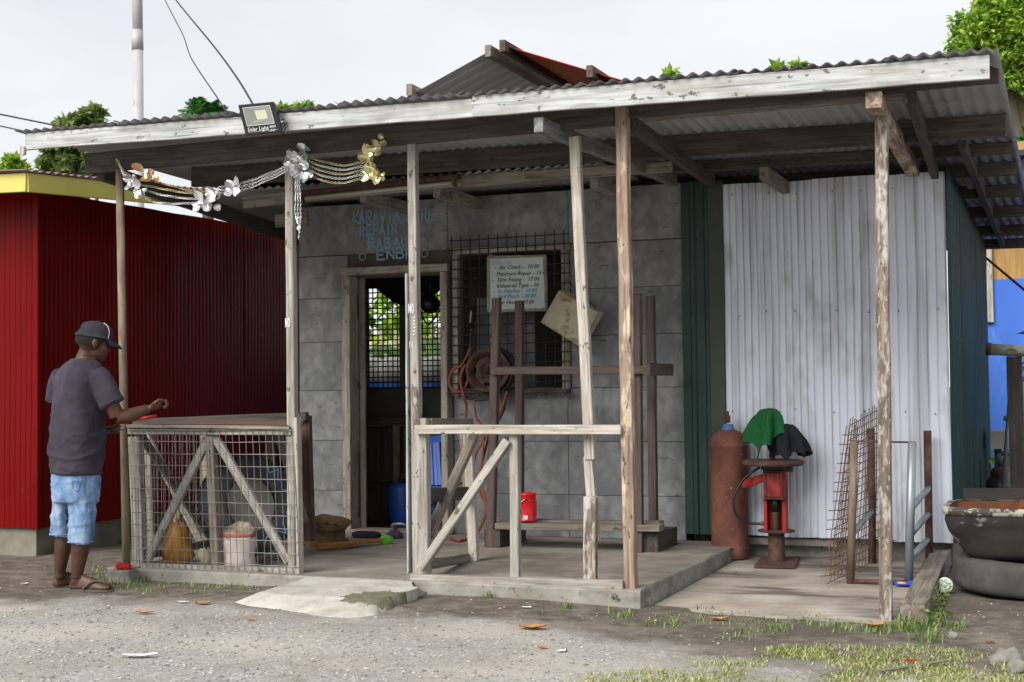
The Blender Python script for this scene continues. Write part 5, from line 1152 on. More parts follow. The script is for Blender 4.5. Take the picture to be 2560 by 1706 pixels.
# ------------------------------------------------------------------ pole and wires
PYY = 17.0
q = PY(317, 250, PYY); t = thing('utility_pole', 'grey steel utility pole rising behind the porch roof', 'pole', (q.x, q.y, 0))
b = MB(); b.tube([(q.x+.04, PYY, 0), PY(317, 115, PYY)], .088*PYY/17*.84, 16); b.tube([PY(317, 116, PYY), PY(313.5, -160, PYY)], .078*.95, 16); b.build('shaft', POLEM, t, True)
b = MB(); b.tube([PY(316.4, 115, PYY), PY(315.4, 70, PYY)], .084, 16); b.build('sleeve_band', POLEM, t, True)
bar('cross_arm', PY(313, -150, PYY)+Vector((-.7, 0, 0)), PY(313, -150, PYY)+Vector((.7, 0, 0)), .09, .1, W_GREY, t)
def wire(label, pts, r=.007): return tag(pipe('overhead_wire', smoothpath(pts, 8), r, WIRED, None, 6), label, 'wire')
top_ = PY(330, -150, PYY)
wire('taut black cable coming down to the solar floodlight', [PY(340, -90, 13), PY(404, 0, 11), PY(490, 105, 9.2), PY(545, 180, 8.0), PY(580, 238, 7.45)], .0065)
wire('thin slack cable coming down to the roof left of the floodlight', [PY(350, -70, 13), PY(379, 0, 12), PY(420, 80, 10.6), PY(440, 135, 9.8), PY(500, 226, 8.4), PY(532, 275, 7.9)], .005)
wire('upper wire crossing the sky at the far left', [PY(-80, 248, 16), PY(0, 263, 16), PY(150, 293, 16), PY(260, 312, 16)], .012)
wire('lower wire crossing the sky at the far left', [PY(-80, 276, 16), PY(0, 290, 16), PY(62, 303, 16), PY(160, 320, 16)], .01)

# ------------------------------------------------------------------ vegetation
def leafquad(b, p, s, rnd, asp=.55):
    d = Vector((rnd.gauss(0, 1), rnd.gauss(0, 1), rnd.gauss(0, .7))); d = d.normalized() if d.length > .01 else Vector((1, 0, 0)); u = Vector((rnd.gauss(0, .6), rnd.gauss(0, .6), 1)); u = (u-d*u.dot(d)).normalized(); w = d.cross(u)
    L = s*rnd.uniform(.7, 1.3); h = L*asp*.5
    b.add([p, p+d*L*.45+w*h+u*.1*L, p+d*L, p+d*L*.45-w*h+u*.1*L], [(0, 1, 2, 3)])
def tree(name, label, base, clumps, leafs, nl, m, seed, trunk=.12, asp=.55):
    rnd = random.Random(seed); t = thing(name, label, 'tree', base); b = MB(); tot = sum(r_**2 for _, r_ in clumps)
    for cc, r_ in clumps:
        n = int(nl*r_**2/tot); sub = []
        for k in range(max(6, int(n/55))):
            d = Vector((rnd.gauss(0, 1), rnd.gauss(0, 1), rnd.gauss(0, 1))).normalized(); sub.append((cc + d*r_*rnd.uniform(.35, 1.08), r_*rnd.uniform(.10, .30)))
        for k in range(n):
            o_, rr_ = rnd.choice(sub); d = Vector((rnd.gauss(0, 1), rnd.gauss(0, 1), rnd.gauss(0, .8))); d = d/max(d.length, .01); leafquad(b, o_+d*rr_*rnd.uniform(.3, 1.1), leafs, rnd, asp)
    b.build('crown', m, t)
    b = MB(); c0 = clumps[0][0]; mid_ = Vector((base[0]*.6+c0.x*.4, base[1]*.6+c0.y*.4, base[2]+(c0.z-base[2])*.55))
    b.tube(smoothpath([base, mid_, c0], 4), [trunk*(1-.06*i) for i in range(9)], 8)
    for cc, r_ in clumps: b.tube(smoothpath([mid_, mid_.lerp(cc, .5)+Vector((0, 0, .1)), cc], 3), [trunk*.5*(1-.11*i) for i in range(7)], 6)
    b.build('trunk', BARK, t, True); return t
V = lambda x, y, Y: PY(x, y, Y)
def px2m(px, Y): return (PY(1100+px, 400, Y)-PY(1100, 400, Y)).length
tree('broadleaf_tree', 'dull green tree behind the yellow fascia, left of the utility pole', Vector((V(190, 350, 21).x, 21, 0)), [(V(185, 335, 21), px2m(75, 21)), (V(205, 285, 21), px2m(42, 21)), (V(130, 365, 21), px2m(50, 21)), (V(240, 370, 21), px2m(55, 21)), (V(215, 262, 21), px2m(20, 21))], .17, 8500, L_DARK, 31)
tree('broadleaf_tree', 'small round green tree peeping over the red building at the far left', Vector((V(25, 380, 22).x, 22, 0)), [(V(22, 385, 22), px2m(26, 22)), (V(40, 398, 22), px2m(22, 22))], .16, 1800, L_TREE, 32)
tree('broadleaf_tree', 'green leafy treetop just right of the solar floodlight', Vector((V(670, 260, 20).x, 20, 0)), [(V(655, 262, 20), px2m(20, 20)), (V(690, 255, 20), px2m(16, 20)), (V(705, 243, 20), px2m(6, 20)), (V(430, 300, 20), px2m(18, 20))], .13, 1600, L_TREE, 33)
tree('broadleaf_tree', 'big bright green tree at the top right corner above the roof', Vector((V(2420, 700, 20).x, 20, 0)), [(V(2290, 110, 20), px2m(85, 20)), (V(2240, 90, 20), px2m(40, 20)), (V(2340, 40, 20), px2m(80, 20)), (V(2330, 160, 20), px2m(50, 20)), (V(2225, 130, 20), px2m(35, 20)), (V(2400, 90, 20), px2m(120, 20)), (V(2330, 190, 20), px2m(28, 20)), (V(2290, 40, 20), px2m(35, 20))], .085, 52000, L_TREE, 34, .25)
for k, (x, y) in enumerate(((1541, 162), (1832, 142), (1782, 152))):
    tree('tall_bush', ('leaf tuft peeping over the roof ridge near the red roofing', 'leaf tuft peeping over the roof edge, rightmost of the three', 'leaf tuft peeping over the roof, middle of the three')[k], Vector((V(x, y, 19).x, 19, 0)), [(V(x, y+16, 19), px2m(4, 19)), (V(x+2, y+6, 19), px2m(2, 19))], .16, 60, L_TREE, 40+k, .05)
def palm(name, label, cpos, nf, L, m, seed, droop=.5, base=None, wid=.5):
    rnd = random.Random(seed); base = base or Vector((cpos.x, cpos.y, 0)); t = thing(name, label, 'palm', base); b = MB()
    for k in range(nf):
        a = 2*math.pi*k/nf*2.4 + rnd.uniform(-.2, .2); el = rnd.uniform(.1, 1.2); d = Vector((math.cos(a)*math.cos(el), math.sin(a)*math.cos(el), math.sin(el))); P = []
        for i in range(9): s_ = i/8; P.append(cpos + d*L*s_ + Vector((0, 0, -droop*L*s_*s_)))
        b.tube(P, [.018*(1-.09*i) for i in range(9)], 4)
        for i in range(1, 9):
            tg = (P[i]-P[i-1]).normalized(); sd_ = tg.cross(zz); sd_ = sd_.normalized() if sd_.length > .01 else Vector((1, 0, 0))
            for q_ in range(4):
                o_ = P[i-1].lerp(P[i], q_/4)
                for s_ in (-1, 1):
                    ll = L*wid*.5*math.sin(math.pi*(.15+.8*(i+q_/4)/9)); e = o_ + sd_*s_*ll*.8 + tg*ll*.55 - zz*ll*rnd.uniform(.2, .5); w_ = tg*.025; b.add([o_-w_, e, o_+w_], [(0, 1, 2)])
    b.build('crown', m, t); b = MB(); b.tube(smoothpath([base, base.lerp(cpos, .5)+Vector((.1, 0, 0)), cpos], 4), [.13]*5+[.11]*4, 8); b.build('trunk', BARK, t, True); return t
palm('palm_tree', 'palm crown rising behind the porch roof left of the floodlight', V(470, 268, 23), 40, px2m(72, 23), L_PALM, 50, .35, None, .75)
palm('palm_tree', 'palm frond tips beside the roof at the right edge', V(2385, 330, 18), 12, px2m(60, 18), L_PALM, 51, .3)
# garden behind the shop, seen through the barred window
rg2 = random.Random(77)
def banana(label, o, h, n, seed):
    rnd = random.Random(seed); t = thing('banana_plant', label, 'plant', o, 'banana plants behind the shop'); b = MB(); st_ = o+Vector((0, 0, h*.45))
    for k in range(n):
        a = rnd.uniform(0, 6.28); d = Vector((math.cos(a), math.sin(a), 0)); L = h*rnd.uniform(.5, .8); P = [st_ + d*L*s_*.75 + zz*(L*.9*s_-L*.75*s_*s_) for s_ in [i/7 for i in range(8)]]; sd_ = d.cross(zz); vs = []; fs = []
        for i, p in enumerate(P): w_ = .2*h*.35*math.sin(math.pi*(.08+.9*i/7)); vs += [p-sd_*w_-zz*w_*.3, p, p+sd_*w_-zz*w_*.3]
        for i in range(7): fs += [(i*3, i*3+1, i*3+4, i*3+3), (i*3+1, i*3+2, i*3+5, i*3+4)]
        b.add(vs, fs)
    b.build('leaves', L_BAN, t, True); b = MB(); b.tube([o, st_], [.09, .06], 8); b.build('stem', L_PALM, t, True)
for k, (x, Y) in enumerate(((850, 15.5), (885, 14.6), (930, 16), (985, 15.2), (1010, 14.4))):
    q = PY(x, 900, Y); banana(('leftmost', 'second', 'middle', 'fourth', 'rightmost')[k]+' of the banana plants seen through the barred back window', Vector((q.x, Y, 0)), 2.6+.2*(k % 2), 11, 60+k)
fe = thing('stake_fence', 'fence of pale upright stakes seen through the barred back window', 'fence', Vector((PY(920, 900, 14).x, 14, 0)))
for k in range(26):
    x = PY(830, 800, 14).x + k*.085; bar('stake', (x, 14+rg2.uniform(-.03, .03), 0), (x+rg2.uniform(-.03, .03), 14, 1.75+rg2.uniform(-.3, .2)), .04, .03, STICK, fe, (0, -1, 0), seg=2)
for k, x in enumerate((858, 905, 960, 1000)):
    q = PY(x, 880, 13.2); t = thing('garden_drum', ('leftmost', 'second', 'third', 'rightmost')[k]+' of the blue and white drums behind the barred window', 'drum', (q.x, 13.2, 0), 'drums behind the shop')
    b = MB(); b.lathe([(0, 0), (.2, 0), (.21, .03), (.21, 1.28), (.2, 1.3), (0, 1.3)], (q.x, 13.2, 0), (0, 0, 1), 20); b.build('drum_body', BLUEP, t, True)
    b = MB(); b.lathe([(.0, 1.3), (.205, 1.3), (.19, 1.5), (.05, 1.55), (0, 1.55)], (q.x, 13.2, 0), (0, 0, 1), 20); b.build('white_bag', WHITEP, t, True)
hd = random.Random(5); b = MB()
for k in range(5000):
    p = Vector((hd.uniform(-16, -5.2), hd.uniform(19.5, 20.5), hd.uniform(0, 2.6+.6*noise.noise((k*.01, 0, 0))))); leafquad(b, p, .3, hd)
tag(b.build('hedge', L_TREE, None), 'bright green leafy hedge far behind the shop', 'hedge', kind='stuff')
b = MB(); hd = random.Random(6)
for k in range(700): p = Vector((PY(2300, 1060, 15).x+hd.uniform(-.3, .8), 15+hd.uniform(-.3, .3), hd.uniform(0, .5))); leafquad(b, p, .12, hd)
tag(b.build('shrub', L_TREE, None), 'low green shrub at the foot of the blue wall', 'shrub')
b = MB(); hd = random.Random(9)
for k in range(300): p = PY(2352, 850, 12.6)+Vector((hd.gauss(.16, .07), hd.gauss(0, .08), hd.gauss(0, .2))); leafquad(b, p, .12, hd, .3)
tag(b.build('leafy_plant', L_PALM, None), 'narrow leaved plant at the right edge in front of the blue wall', 'plant')

# ------------------------------------------------------------------ grass, gravel, litter
def blades(name, label, spots, m, seed, kind='stuff', cat='grass'):
    rnd = random.Random(seed); b = MB()
    for (x, y, h, n, sp) in spots:
        for k in range(n):
            px, py = rnd.gauss(x, sp), rnd.gauss(y, sp); z0 = gz(px, py)-.004; a = rnd.uniform(0, 6.28); L = h*rnd.uniform(.5, 1.25); d = Vector((math.cos(a), math.sin(a), 0))*L*rnd.uniform(.3, 1.15); w = Vector((-math.sin(a), math.cos(a), 0))*rnd.uniform(.0018, .0035)*(1+L*6)
            p = Vector((px, py, z0)); q = p + d*.4 + zz*L*.6; r_ = p + d + zz*L*rnd.uniform(.45, .95)
            b.add([p-w, p+w, q+w*.8, q-w*.8, r_], [(0, 1, 2, 3), (3, 2, 4)])
    return tag(b.build(name, m, None), label, cat, kind=kind)
ra = random.Random(15); sp_ = []
for k in range(900):
    x, y = ra.uniform(1330, 2420), ra.uniform(1482, 1600); q = PZ(x, y, -.05)
    edge = 1560 - (x-1330)*.16 if x < 1800 else 1485
    n0 = noise.noise((q.x*1.8, q.y*1.8, 9)) + .5*noise.noise((q.x*6, q.y*6, 2))
    if y > edge - 10*n0 and n0 > -.12: sp_.append((q.x, q.y, ra.uniform(.014, .034), 20, .04))
blades('grass_patch', 'short yellowish grass patch in the bottom right foreground', sp_, L_GRASS, 16)
sp_ = []
for k in range(70):
    x = ra.uniform(1500, 2150); y = 1438 + ra.gauss(0, 12) + (x-1800)*.02; q = PZ(x, y, -.06); sp_.append((q.x, q.y, ra.uniform(.015, .05), int(ra.uniform(5, 16)), .04))
for k in range(34):
    q = PZ(ra.gauss(2110, 45), ra.gauss(1432, 22), -.06); sp_.append((q.x, q.y, ra.uniform(.03, .11), 26, .045))
blades('grass_tufts', 'green weeds and tufts along the front of the concrete pad', sp_, L_GRASSG, 17)
sp_ = []
for k in range(46):
    q = PZ(ra.uniform(225, 600), ra.gauss(1348, 8), 0); sp_.append((q.x, q.y, ra.uniform(.015, .045), int(ra.uniform(3, 10)), .035))
for x, y in ((240, 1325), (225, 1312), (250, 1340), (330, 1335), (345, 1325), (520, 1335), (325, 1318), (300, 1345)):
    q = PZ(x, y, 0); sp_.append((q.x, q.y, .065, 16, .04))
for x, y in ((1000, 1370), (1125, 1382), (1300, 1402), (1410, 1408), (1425, 1418), (1445, 1412)):
    q = PZ(x, y, -.03); sp_.append((q.x, q.y, .055, 16, .02))
blades('weeds', 'sparse green weeds along the foot of the counter and porch slab', sp_, L_GRASSG, 18)
def pebbles(name, label, n, gen, smin, smax, seed):
    rnd = random.Random(seed); b = MB()
    oct_ = [Vector(v) for v in ((1, 0, 0), (-1, 0, 0), (0, 1, 0), (0, -1, 0), (0, 0, 1), (0, 0, -1))]; of = [(0, 2, 4), (2, 1, 4), (1, 3, 4), (3, 0, 4), (2, 0, 5), (1, 2, 5), (3, 1, 5), (0, 3, 5)]
    for k in range(n):
        x, y = gen(rnd); s_ = smin*(smax/smin)**(rnd.random()**2.2); z0 = gz(x, y); a = rnd.uniform(0, 3.14); ca, sa = math.cos(a), math.sin(a); ex, ey = rnd.uniform(.7, 1.4), rnd.uniform(.7, 1.2); vs = []
        for v in oct_: q = Vector((v.x*ex*s_*rnd.uniform(.8, 1.2), v.y*ey*s_*rnd.uniform(.8, 1.2), v.z*s_*rnd.uniform(.4, .75))); vs.append((x+q.x*ca-q.y*sa, y+q.x*sa+q.y*ca, z0+q.z+s_*.15))
        b.add(vs, of)
    return tag(b.build(name, PEB, None, False), label, 'gravel', kind='stuff')
def gen1(r_):
    while True:
        q = PZ(r_.uniform(-40, 1700), r_.uniform(1392, 1600), -.02)
        if q.y + 1.1*noise.noise((q.x*1.6, q.y*1.6, 4))*.5 + .95*sstep(-2.7, -1.3, q.x) < 6.75 or r_.random() < .06: return q.x, q.y
def gen2(r_): q = PZ(r_.uniform(-40, 2400), r_.uniform(1300, 1480), -.03); return q.x, q.y
pebbles('gravel', 'loose grey gravel over the lot in front of the shop', 4500, gen1, .0035, .013, 70)
pebbles('loose_stones', 'scattered small stones on the dirt strip', 1200, gen2, .003, .010, 71)
def flake(name, label, x, y, L, W, m, rot, seed, cat='litter', curl=.3):
    q = PZ(x, y, gz(*PZ(x, y, -.03).xy)); q.z = gz(q.x, q.y); rnd = random.Random(seed); vs = []; fs = []; n, k = 8, 5
    for i in range(n+1):
        s_ = i/n; w = W*math.sin(math.pi*(.06+.88*s_))**.7
        for j in range(k):
            v_ = (j/(k-1)-.5)*2; X = (s_-.5)*L; Yv = v_*w*.5; vs.append((X*math.cos(rot)-Yv*math.sin(rot), X*math.sin(rot)+Yv*math.cos(rot), .004 + curl*L*.35*(abs(v_)**2*.6+(2*s_-1)**2*.5) + .12*W*noise.noise((s_*4, v_*2, seed))))
    for i in range(n):
        for j in range(k-1): a = i*k+j; fs.append((a, a+k, a+k+1, a+1))
    return tag(mesh(name, [(v[0]+q.x, v[1]+q.y, v[2]+q.z+.004) for v in vs], fs, m, None, True), label, cat)
for x, y, L, W, rt_, lb in ((1224, 1446, .14, .08, .4, 'large curled brown dead leaf on the gravel below the railing'), (1247, 1492, .05, .03, 1, 'small reddish dead leaf at the front of the gravel'), (1650, 1428, .11, .05, .3, 'brown dead leaf in the weeds before the pad'), (2076, 1372, .09, .04, .2, 'orange brown dead leaf on the pad beside the timber kerb'), (466, 1389, .09, .05, .6, 'crumpled brown dead leaf on the dirt before the counter'), (333, 1413, .1, .05, .3, 'tan dead leaf on the gravel at the left'), (575, 1428, .05, .03, .2, 'small tan leaf on the gravel left of the ramp'), (2010, 1440, .12, .06, .5, 'brown leaf in the weeds by the rightmost post')):
    flake('dead_leaf', lb, x, y, L, W, DRYLEAF, rt_, int(x), 'leaf', .35)
for x, y, L, W, rt_, lb in ((320, 1512, .16, .05, .5, 'white scrap of paper on the gravel at lower left'), (420, 1386, .07, .03, .2, 'pale blue scrap on the dirt before the counter'), (1209, 1399, .06, .04, .2, 'white plastic scrap at the foot of the porch slab'), (56, 1342, .05, .03, 1, 'small white scrap on the dirt left of the man'), (1290, 1500, .06, .03, 1, 'white scrap beside the small dead leaf')):
    flake('paper_scrap', lb, x, y, L, W, PAPER, rt_, int(x), 'litter', .2)
flake('red_wrapper', 'red sweet wrapper on the grass at lower right', 2092, 1522, .07, .03, CANRED, .2, 5)
flake('orange_wrapper', 'orange red wrapper on the dirt below the tub', 2275, 1480, .05, .03, HOSE, .2, 6)
q0, q1 = PZ(2020, 1545, -.05), PZ(2180, 1524, -.05); tag(bar('stick', q0+zz*.006, q1+zz*.012, .018, .010, W_MID, None), 'pale flat stick lying in the grass at lower right', 'stick')
for x, y, s_, lb in ((2312, 1520, .075, 'dark grey rock in the grass at the lower right corner'), (2345, 1540, .06, 'second grey rock at the lower right corner'), (2190, 1462, .03, 'pale small rock beside the weeds at the kerb')):
    q = PZ(x, y, -.05); b = MB(); b.ell(q+zz*s_*.1, (s_, s_*.8, s_*.7), 12); tag(remeshed('rock', b, STONE, None, s_*.14, 1, .5, lambda p: s_*.35*noise.noise(p*22)), lb, 'rock')
# packet and tub lid
q = PZ(2085, 1346, PADZ); t = thing('biscuit_packet', 'blue printed snack packet lying on the pad by the timber kerb', 'packet', q)
b = MB(); b.box((q.x-.075, q.y-.035, q.z+.002), (q.x+.075, q.y+.035, q.z+.022)); o_ = b.build('wrapper', mat('blue packet print', [(.35, c('#2740b4')), (.55, c('#3a5ad0')), (.62, c('#d8dcec'))], (14, 14, 14), 3, .4, 0, .1), t); bv = o_.modifiers.new('b', 'BEVEL'); bv.width = .008
b = MB(); b.ell((q.x-.03, q.y-.025, q.z+.018), (.03, .018, .007), 10); b.build('picture', mat('orange biscuit print', [(.3, c('#d89a3a')), (.7, c('#e8b860'))], rough=.5), t)
q = PZ(2172, 1362, -.05); t = thing('tub_lid', 'round white printed tub lid leaning between the kerb and the flat tyre', 'lid', q)
b = MB(); nd = (-f0*.9 + zz*.25 - r0*.1).normalized(); o_ = q + zz*.045; b.lathe([(0, .006), (.044, .006), (.047, .004), (.047, -.006), (0, -.006)], o_, nd, 28); b.build('disc', WHITEP, t, True)
GRP = mat('green orange print', [(.42, c('#e2e4de')), (.5, c('#3f8d4a')), (.58, c('#e2e4de')), (.66, c('#d88a3a'))], (30, 30, 30), 2, .5, 0, 0)
b = MB(); b.lathe([(0, .0075), (.036, .0075)], o_, nd, 24); b.build('print', GRP, t)

# ------------------------------------------------------------------ the man
mB = PZ(195/1.088, 1476/1.088, -.008); dM = (mB-CAM).dot(fw)
J = lambda x, y, b_=0.: PD(x/1.088, y/1.088, dM+b_)
man = thing('person', 'man in black cap, dark purple tee and denim shorts reaching over the counter', 'person', (mB.x, mB.y, gz(mB.x, mB.y)))
def vdir_(phi): return r0*math.cos(R(phi)) + f0*math.sin(R(phi))
tf = vdir_(45); ts = tf.cross(zz).normalized()          # torso facing and the man's right
def rings(b, rr, n=36, f_=tf, s_=ts):
    vs = []; fs = []
    for (p, ws, wd_) in rr:
        for k in range(n):
            a = 2*math.pi*k/n; ca, sa = math.cos(a), math.sin(a); e = .85
            vs.append(p + s_*math.copysign(abs(ca)**e, ca)*ws + f_*math.copysign(abs(sa)**e, sa)*wd_)
    for j in range(len(rr)-1):
        for k in range(n): fs.append((j*n+k, j*n+(k+1) % n, (j+1)*n+(k+1) % n, (j+1)*n+k))
    fs.append(tuple(range(n))[::-1]); fs.append(tuple((len(rr)-1)*n+k for k in range(n))); b.add(vs, fs)
tors = [(190, 1185, .158, .128), (191, 1150, .166, .136), (192, 1120, .17, .14), (195, 1060, .166, .135), (197, 1005, .168, .128), (200, 955, .178, .12), (202, 930, .172, .108), (206, 912, .125, .088), (210, 898, .078, .068)]
body = MB()
rings(body, [(J(x, y), w*.93, d*.93) for x, y, w, d in tors])
rings(body, [(J(190, 1235), .125, .1), (J(190, 1215), .145, .115), (J(190, 1180), .145, .115)])
# head
hf = (vdir_(28)*math.cos(R(14)) - zz*math.sin(R(14))).normalized(); hs = hf.cross(zz).normalized(); hu = hs.cross(hf).normalized()
HM = Matrix(((hf.x, hs.x, hu.x), (hf.y, hs.y, hu.y), (hf.z, hs.z, hu.z)))
HC = J(236, 852)
hp_ = lambda x, y, z: HC + HM @ Vector((x, y, z))
body.ell(hp_(-.008, 0, .012), (.100, .077, .098), 28, HM)
body.ell(hp_(.030, 0, -.045), (.066, .060, .075), 24, HM)          # face and jaw
body.ell(hp_(.062, 0, -.098), (.026, .028, .022), 14, HM)          # chin
body.ell(hp_(.093, 0, -.032), (.018, .015, .018), 12, HM)          # nose tip
body.tube([hp_(.082, 0, .005), hp_(.100, 0, -.03)], [.009, .013], 8)
body.ell(hp_(.078, 0, .022), (.02, .05, .012), 12, HM)             # brow
body.ell(hp_(.085, 0, -.068), (.014, .024, .008), 10, HM); body.ell(hp_(.083, 0, -.078), (.013, .021, .008), 10, HM)  # lips
for s_ in (-1, 1):
    body.ell(hp_(-.006, s_*.079, -.022), (.020, .009, .030), 12, HM); body.ell(hp_(-.012, s_*.084, -.018), (.016, .007, .026), 10, HM); body.ell(hp_(.0, s_*.076, -.05), (.008, .007, .010), 8, HM)
    body.ell(hp_(.055, s_*.045, -.035), (.03, .02, .02), 10, HM)
body.tube(smoothpath([J(206, 925), J(212, 900), J(224, 872)], 3), [.072, .066, .062, .058, .056, .055, .055], 18)
# right arm and hand
body.tube(smoothpath([J(246, 938, -.10), J(262, 968, -.12), J(277, 1005, -.13), J(292, 1042, -.12)], 3), [.06, .058, .056, .053, .051, .049, .048, .046, .045, .043], 16)
body.tube(smoothpath([J(291, 1043, -.12), J(318, 1041, -.09), J(345, 1032, -.06), J(372, 1022, -.03)], 3), [.043, .045, .046, .046, .045, .042, .039, .035, .031, .028], 16)
pw, pe = J(372, 1022, -.03), J(400, 1010, -.015)
hx = (pe-pw).normalized(); hy = (f0 - hx*f0.dot(hx)).normalized(); hz = hx.cross(hy)
HH = Matrix(((hx.x, hy.x, hz.x), (hx.y, hy.y, hz.y), (hx.z, hy.z, hz.z)))
hh = lambda x, y, z: pw + HH @ Vector((x, y, z))
if hz.z < 0: hh = lambda x, y, z: pw + HH @ Vector((x, y, -z))
body.ell(hh(.045, 0, .0), (.048, .042, .025), 16, HH); body.ell(hh(.02, 0, 0), (.03, .028, .02), 12, HH)
for k, (y_, L_) in enumerate(((-.030, .92), (-.010, 1.05), (.011, 1.0), (.030, .8))):
    P_ = [hh(.075, y_, .004), hh(.075+.030*L_, y_*1.02, .008), hh(.075+.042*L_, y_*.95-.002, -.012), hh(.075+.026*L_, y_*.9, -.032), hh(.075+.006*L_, y_*.9, -.030)]
    body.tube(smoothpath(P_, 3), .0088, 10)
body.tube(smoothpath([hh(.03, -.034, .006), hh(.055, -.052, .016), hh(.085, -.046, .018), hh(.105, -.030, .006)], 3), [.012, .0115, .011, .0105, .010, .010, .0098, .0095, .009, .0085], 10)
# left arm and hand (beyond the body, holding a tool)
body.tube(smoothpath([J(152, 945, .12), J(150, 985, .16), J(162, 1030, .2), J(176, 1062, .23)], 3), [.056, .054, .052, .05, .048, .046, .045, .044, .043, .042], 14)
body.tube(smoothpath([J(176, 1062, .23), J(210, 1068, .22), J(240, 1072, .19), J(262, 1076, .16)], 3), [.042, .042, .042, .041, .04, .037, .034, .031, .029, .027], 14)
lw = J(262, 1076, .16)
body.ell(J(276, 1075, .15), (.042, .03, .026), 12)
for k in range(4):
    o_ = J(284+k*6, 1066, .13); body.tube(smoothpath([o_, o_+Vector((.01, -.03, -.004)), o_+Vector((.012, -.036, -.03)), o_+Vector((.004, -.02, -.046))], 3), .0088, 8)
body.tube(smoothpath([J(280, 1070, .13), J(292, 1064, .10), J(302, 1066, .09)], 3), .0095, 8)
# legs and feet
def leg(pts, rr): body.tube(smoothpath(pts, 4), [rr[0]+(rr[-1]-rr[0])*0 if 0 else rr[min(i//4, len(rr)-2)]*(1-(i % 4)/4) + rr[min(i//4+1, len(rr)-1)]*((i % 4)/4) for i in range((len(pts)-1)*4+1)], 18)
LB, RB = .15, -.05
leg([J(206, 1240, RB), J(206, 1300, RB), J(203, 1345, RB), J(200, 1378, RB), J(196, 1412, RB), J(192, 1440, RB), J(190, 1458, RB)], [.078, .07, .056, .054, .043, .034, .036])
leg([J(168, 1240, LB*.6), J(163, 1290, LB*.8), J(160, 1335, LB), J(157, 1368, LB), J(153, 1404, LB), J(150, 1430, LB), J(149, 1446, LB)], [.074, .066, .055, .052, .042, .033, .035])
def foot(heel, toe, m_s):
    d = toe-heel; d.z = 0; L = d.length; d.normalize(); s_ = d.cross(zz); z0 = min(heel.z, toe.z)
    vs = []; fs = []; n = 20; prof = [(-.035, .012, .02, .035), (-.025, .026, .03, .06), (.0, .032, .04, .075), (.05, .031, .045, .085), (.10, .034, .04, .072), (.15, .041, .03, .050), (.19, .044, .022, .036), (.215, .040, .016, .028), (.232, .030, .012, .020), (.240, .014, .009, .014)]
    for x, w, zc, ht in prof:
        for k in range(n):
            a = 2*math.pi*k/n; z = math.sin(a); vs.append(heel + d*x*(L/.2) + s_*math.cos(a)*w + zz*(z0-heel.z + (ht if z > 0 else .0) * max(0, z) + (.0 if z > 0 else 0)))
    for j in range(len(prof)-1):
        for k in range(n): fs.append((j*n+k, j*n+(k+1) % n, (j+1)*n+(k+1) % n, (j+1)*n+k))
    fs.append(tuple(range(n))[::-1]); fs.append(tuple((len(prof)-1)*n+k for k in range(n))); body.add(vs, fs)
    for k in range(5):
        q = heel + d*(.226-.006*k*k*.4)*(L/.2) + s_*(.032-.0155*k)*(1) ; body.ell(Vector((q.x, q.y, z0+.012)), (.012, .010, .011) if k else (.016, .013, .014), 8)
    return d, s_, z0
def gpt(x, y, b_):                                           # point on the ground straight under a pixel
    p = J(x, y, b_); return Vector((p.x, p.y, gz(p.x, p.y)+.018))
rh, rtoe = gpt(188, 1474, RB), gpt(262, 1474, RB-.03); lh, ltoe = gpt(146, 1462, LB), gpt(200, 1462, LB+.12)
fr_ = foot(rh, rh + (rtoe-rh).normalized()*.2, 1); fl_ = foot(lh, lh + (ltoe-lh).normalized()*.2, -1)
bd = remeshed('body', body, SKIN, man, .0058, 3, .5)
# shirt
sh = MB(); rings(sh, [(J(x, y), w*1.06+.006, d*1.06+.006) for x, y, w, d in tors[:-1]] + [(J(209, 902), .096, .08)])
sh.tube(smoothpath([J(240, 937, -.09), J(258, 962, -.115), J(270, 990, -.128), J(282, 1013, -.13)], 3), [.072, .073, .073, .073, .073, .073, .073, .074, .075, .075], 20)
sh.tube(smoothpath([J(158, 940, .10), J(150, 962, .135), J(146, 985, .155), J(145, 1004, .165)], 3), [.07, .071, .071, .071, .071, .071, .072, .073, .074, .074], 20)
def wr(p):
    q = p - mB; lo = sstep(1.2, .78, q.z)
    rg_ = 1-abs(noise.noise((p.x*4+p.z*5, p.y*4, p.z*11+2)))*2; r2 = 1-abs(noise.noise((p.x*8-p.z*4, p.y*8, p.z*13+7)))*2
    return .006*noise.noise((p.x*7, p.y*7, p.z*8)) + .009*max(0, rg_)**2*(.25+lo) + .005*max(0, r2)**2*(.4+.8*lo) - .006*lo
shirt = remeshed('shirt', sh, SHIRT, man, .007, 3, .5, wr)
co = MB(); nc = [J(209, 909)+ts*.088*math.cos(a)+tf*(.074*math.sin(a)+.004)+zz*(-.018*math.sin(a)+.004) for a in [2*math.pi*k/32 for k in range(33)]]; co.tube(nc, .0085, 8); co.build('collar', SHIRTD, shirt, True)
tr_ = MB(); tr_.tube(smoothpath([J(172, 1115, -.19), J(196, 1110, -.19), J(214, 1102, -.185), J(234, 1088, -.165)], 4), .0016, 5)
